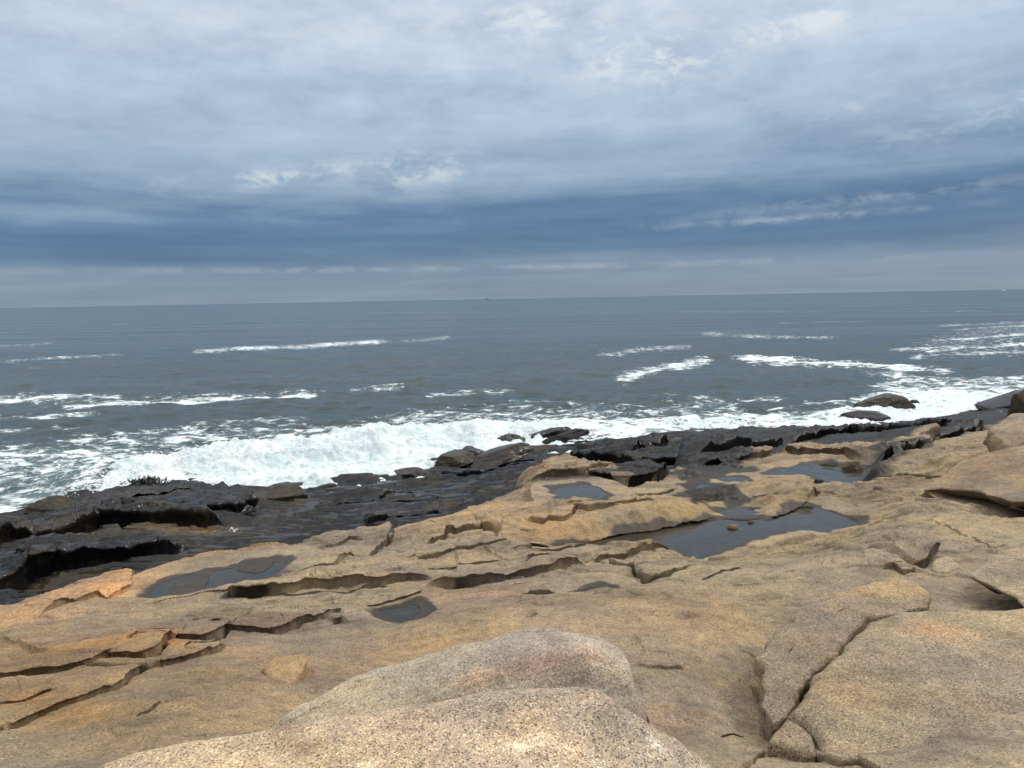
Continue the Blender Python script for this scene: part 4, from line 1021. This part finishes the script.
# the black outcrop on the left
slab('rock_outcrop', [(22, 540, .55), (45, 524, .62), (60, 512, .68), (72, 505, .75), (86, 494, .85), (104, 488, .95), (117, 485, 1.0), (135, 480, 1.1), (148, 477, 1.15), (162, 482, 1.1), (174, 478, 1.2), (200, 480, 1.2), (231, 484, 1.15), (247, 486, 1.12), (256, 494, 1.1), (236, 500, 1.15), (200, 503, 1.15), (150, 503, 1.15), (115, 507, 1.05), (90, 514, .95), (66, 524, .8), (40, 536, .6)],
     1.1, .75, .16, M_WET, 'long black layered outcrop below the seaweed, in front of the breaking wave', 'outcrop', seed=103, rough=.09, under=.9, tints=[((110, 496), (.9, .6, .3), (4.5, 3.2, 2.0), .9), ((60, 514), (.5, .4, .4), (5, 3.4, 1.8), .9), ((160, 490), (.6, .4, .3), (3.0, 2.4, 1.8), .7), ((210, 488), (.6, .4, .3), (1.5, 1.6, 1.9), .7), ((140, 505), (1.4, .25, .2), (1.6, 1.8, 2.2), .7)], spine=[(50, 530), (80, 512), (120, 496), (170, 490), (235, 493)], base=(.9, .9, .95))
lump('rock', 225, 512, .7, (.9, .6, .32), M_WET, 'dark brown block under the right end of the long black outcrop', 'rock', seed=107, rot=-.1, p=3.2, noise=.09, flat=.4, tint=(2.89, 2.21, 1.53), tilt=(-.05, 0))
lump('rock', 280, 502, .45, (.95, .5, .36), M_WET, 'brown angular block at the right end of the black outcrop', 'rock', seed=109, rot=.2, p=3.2, noise=.09, flat=.4, tint=(4.42, 3.06, 1.53), tilt=(.05, 0))
lump('rock', 55, 521, .25, (.72, .55, .52), M_WET, 'brown lump at the left foot of the black outcrop', 'rock', seed=113, rot=.1, noise=.1, flat=.4, tint=(4.08, 2.89, 1.53))
lump('rock', 12, 534, .2, (.72, .5, .42), M_WET, 'brown weedy rock at the left edge beside the foam', 'rock', seed=127, rot=.1, noise=.14, flat=.4, tint=(3.91, 2.55, 1.53))
lump('rock', 326, 492, .02, (.50, .22, .17), M_WET, 'thin brown rock lying in the wash right of the black outcrop', 'rock', seed=131, rot=.15, noise=.1, flat=.4, tint=(4.42, 3.06, 1.87), tilt=(.12, 0), res=32)
# stones in the tide pools
lump('stone', 733, 531.5, 3.0, (.085, .06, .075), M_GRAN, 'small brown stone standing in the long tide pool', 'stone', seed=137, noise=.14, flat=.4, tint=(.7, .6, .45), res=28)
lump('stone', 750, 526.5, 3.0, (.07, .05, .058), M_GRAN, 'flat dark stone just breaking the water right of the brown pool stone', 'stone', seed=139, noise=.12, flat=.4, tint=(.25, .24, .25), res=28)
lump('stone', 829, 468, 2.55, (.30, .10, .10), M_GRAN, 'thin dark stone lying in the round far tide pool', 'stone', seed=149, noise=.12, flat=.4, tint=(.2, .2, .2), res=28)


def seaweed(px, py, z, w, label, sc=1.0, n=260):
    r = np.random.default_rng(3); V, F = [], []
    c = lift(px, py, z)
    for bx_ in np.sort(r.normal(0, w * .4, n)):
        b = np.array([bx_, r.normal(0, .15 * sc), sc * (-.06 + .05 * r.random())]); a = r.random() * 6.28; L = sc * (.08 + .15 * r.random()) * math.exp(-(b[0] / w) ** 2)
        d = np.array([math.cos(a) * .7, math.sin(a) * .4, .55 + .4 * r.random()]); sidev = np.array([-math.sin(a), math.cos(a), .2]) * (.014 + .012 * r.random())
        k0 = len(V)
        for t in (0, .35, .7, 1):
            q = b + d * L * t + np.array([0, 0, -.25 * L * t * t]) + r.normal(0, .01, 3); ww = sidev * (1 - .7 * t)
            V += [q - ww, q + ww]
        if k0: F.append((k0, k0 + 1, k0 - 7, k0 - 8))
        F += [(k0 + 2 * s, k0 + 2 * s + 1, k0 + 2 * s + 3, k0 + 2 * s + 2) for s in range(3)]
    o = mesh_from('seaweed', np.array(V), F, plain('weed_brown', (.012, .012, .009), .5), smooth=True)
    o.location = c; return tag(o, label, 'seaweed')
seaweed(146, 481, 2.0, .55, 'black tuft of seaweed on the crest of the long left outcrop')
seaweed(819, 482, 2.72, .10, 'tiny dark weed clump at the near edge of the round far tide pool', .5, 60)

def scrap():
    r = np.random.default_rng(4); c = lift(236, 533, 1.22)
    nu, nv = 24, 8; u, v = np.meshgrid(np.linspace(-1, 1, nu), np.linspace(-1, 1, nv))
    x = .12 * u + .02 * v; y = .05 * v * (1 - .6 * np.abs(u)); z = .05 + .05 * np.abs(u - .2) + .03 * np.sin(7 * u + 2 * v) + .02 * vnoise2(u.ravel() * 4, v.ravel() * 3, 3).reshape(u.shape)
    A = np.c_[x.ravel(), y.ravel(), z.ravel()]; B = A - np.array([0, 0, .012]); F = grid_faces(nv, nu); k = len(A)
    o = mesh_from('scrap', np.r_[A, B], np.r_[F, F[:, ::-1] + k], plain('scrap_white', (.5, .5, .49), .6, .3)); o.location = c
    tag(o, 'small crumpled white scrap lying in the gully beside the black outcrop', 'scrap')
scrap()

# ------------------------------------------------------------------ far off
def island():
    c = lift(489, 299.6, 0.0); r = np.random.default_rng(2)
    Y0 = 9000.0; X0 = (489 - 512) / FPX * Y0
    n = 60; x = np.linspace(-1, 1, n); h = 13 * np.exp(-(x / .5) ** 2) * (1 + .3 * r.random(n)) + 1
    V = []; 
    for k in range(n):
        V += [(x[k] * 70, -30, -1), (x[k] * 70, 0, h[k]), (x[k] * 70, 30, -1)]
    F = []
    for k in range(n - 1):
        a = 3 * k; F += [(a, a + 3, a + 4, a + 1), (a + 1, a + 4, a + 5, a + 2)]
    o = mesh_from('island_hill', np.array(V, float), F, plain('far_land', (.07, .09, .10), .9, .2, .05)); o.location = (X0, Y0, 0)
    tag(o, None, None, None, 'structure')
island()


def sailboat():
    Y0 = 2600.0; X0 = (1002.5 - 512) / FPX * Y0
    e = bpy.data.objects.new('sailboat', None); COL.objects.link(e); e.location = (X0, Y0, 0)
    tag(e, 'tiny white sailboat on the horizon at the far right', 'sailboat')
    # hull: lofted sections
    V = []; n = 9
    for k in range(n):
        t = k / (n - 1); x = -5.5 + 11 * t; b = 1.7 * math.sin(math.pi * min(1, .12 + .88 * (1 - t))) ** .7 + .02; s = 1.1 + .35 * t
        V += [(x, -b, s), (x, -b * .6, .1), (x, 0, -.4), (x, b * .6, .1), (x, b, s)]
    F = []
    for k in range(n - 1):
        for j in range(4): a = 5 * k + j; F.append((a, a + 5, a + 6, a + 1))
        F.append((5 * k, 5 * k + 4, 5 * k + 9, 5 * k + 5))
    white = plain('boat_white', (.82, .82, .80), .4, .04)
    mesh_from('hull', np.array(V), F, white, parent=e)
    a = np.linspace(0, 2 * math.pi, 8, endpoint=False)
    V = np.r_[np.c_[np.cos(a) * .14 + .8, np.sin(a) * .14, np.full(8, 1.0)], np.c_[np.cos(a) * .08 + .8, np.sin(a) * .08, np.full(8, 14.0)]]
    mesh_from('mast', V, [(i, (i + 1) % 8, 8 + (i + 1) % 8, 8 + i) for i in range(8)], plain('mast_grey', (.6, .6, .6), .4), parent=e)
    def sail(nm, A, B, C, belly):
        m = 8; V = []; F = []
        for i in range(m + 1):
            for j in range(m + 1):
                u, v = i / m, j / m; q = np.array(A) * (1 - u) * (1 - v) + np.array(B) * u * (1 - v) + np.array(C) * v
                q[1] += belly * math.sin(math.pi * u) * math.sin(math.pi * min(v, .95)) * (1 - v); V.append(q)
        for i in range(m):
            for j in range(m): a = i * (m + 1) + j; F.append((a, a + m + 1, a + m + 2, a + 1))
        V = np.array(V); V2 = V + np.array([0, .03, 0]); k = len(V)
        F = F + [tuple(x + k for x in f[::-1]) for f in F]
        mesh_from(nm, np.r_[V, V2], F, white, parent=e)
    sail('mainsail', (.6, 0, 2.2), (-4.6, .4, 2.4), (.7, 0, 13.6), 1.0)
    sail('jib', (1.1, 0, 1.8), (5.3, 0, 1.6), (.9, 0, 12.4), .8)
sailboat()
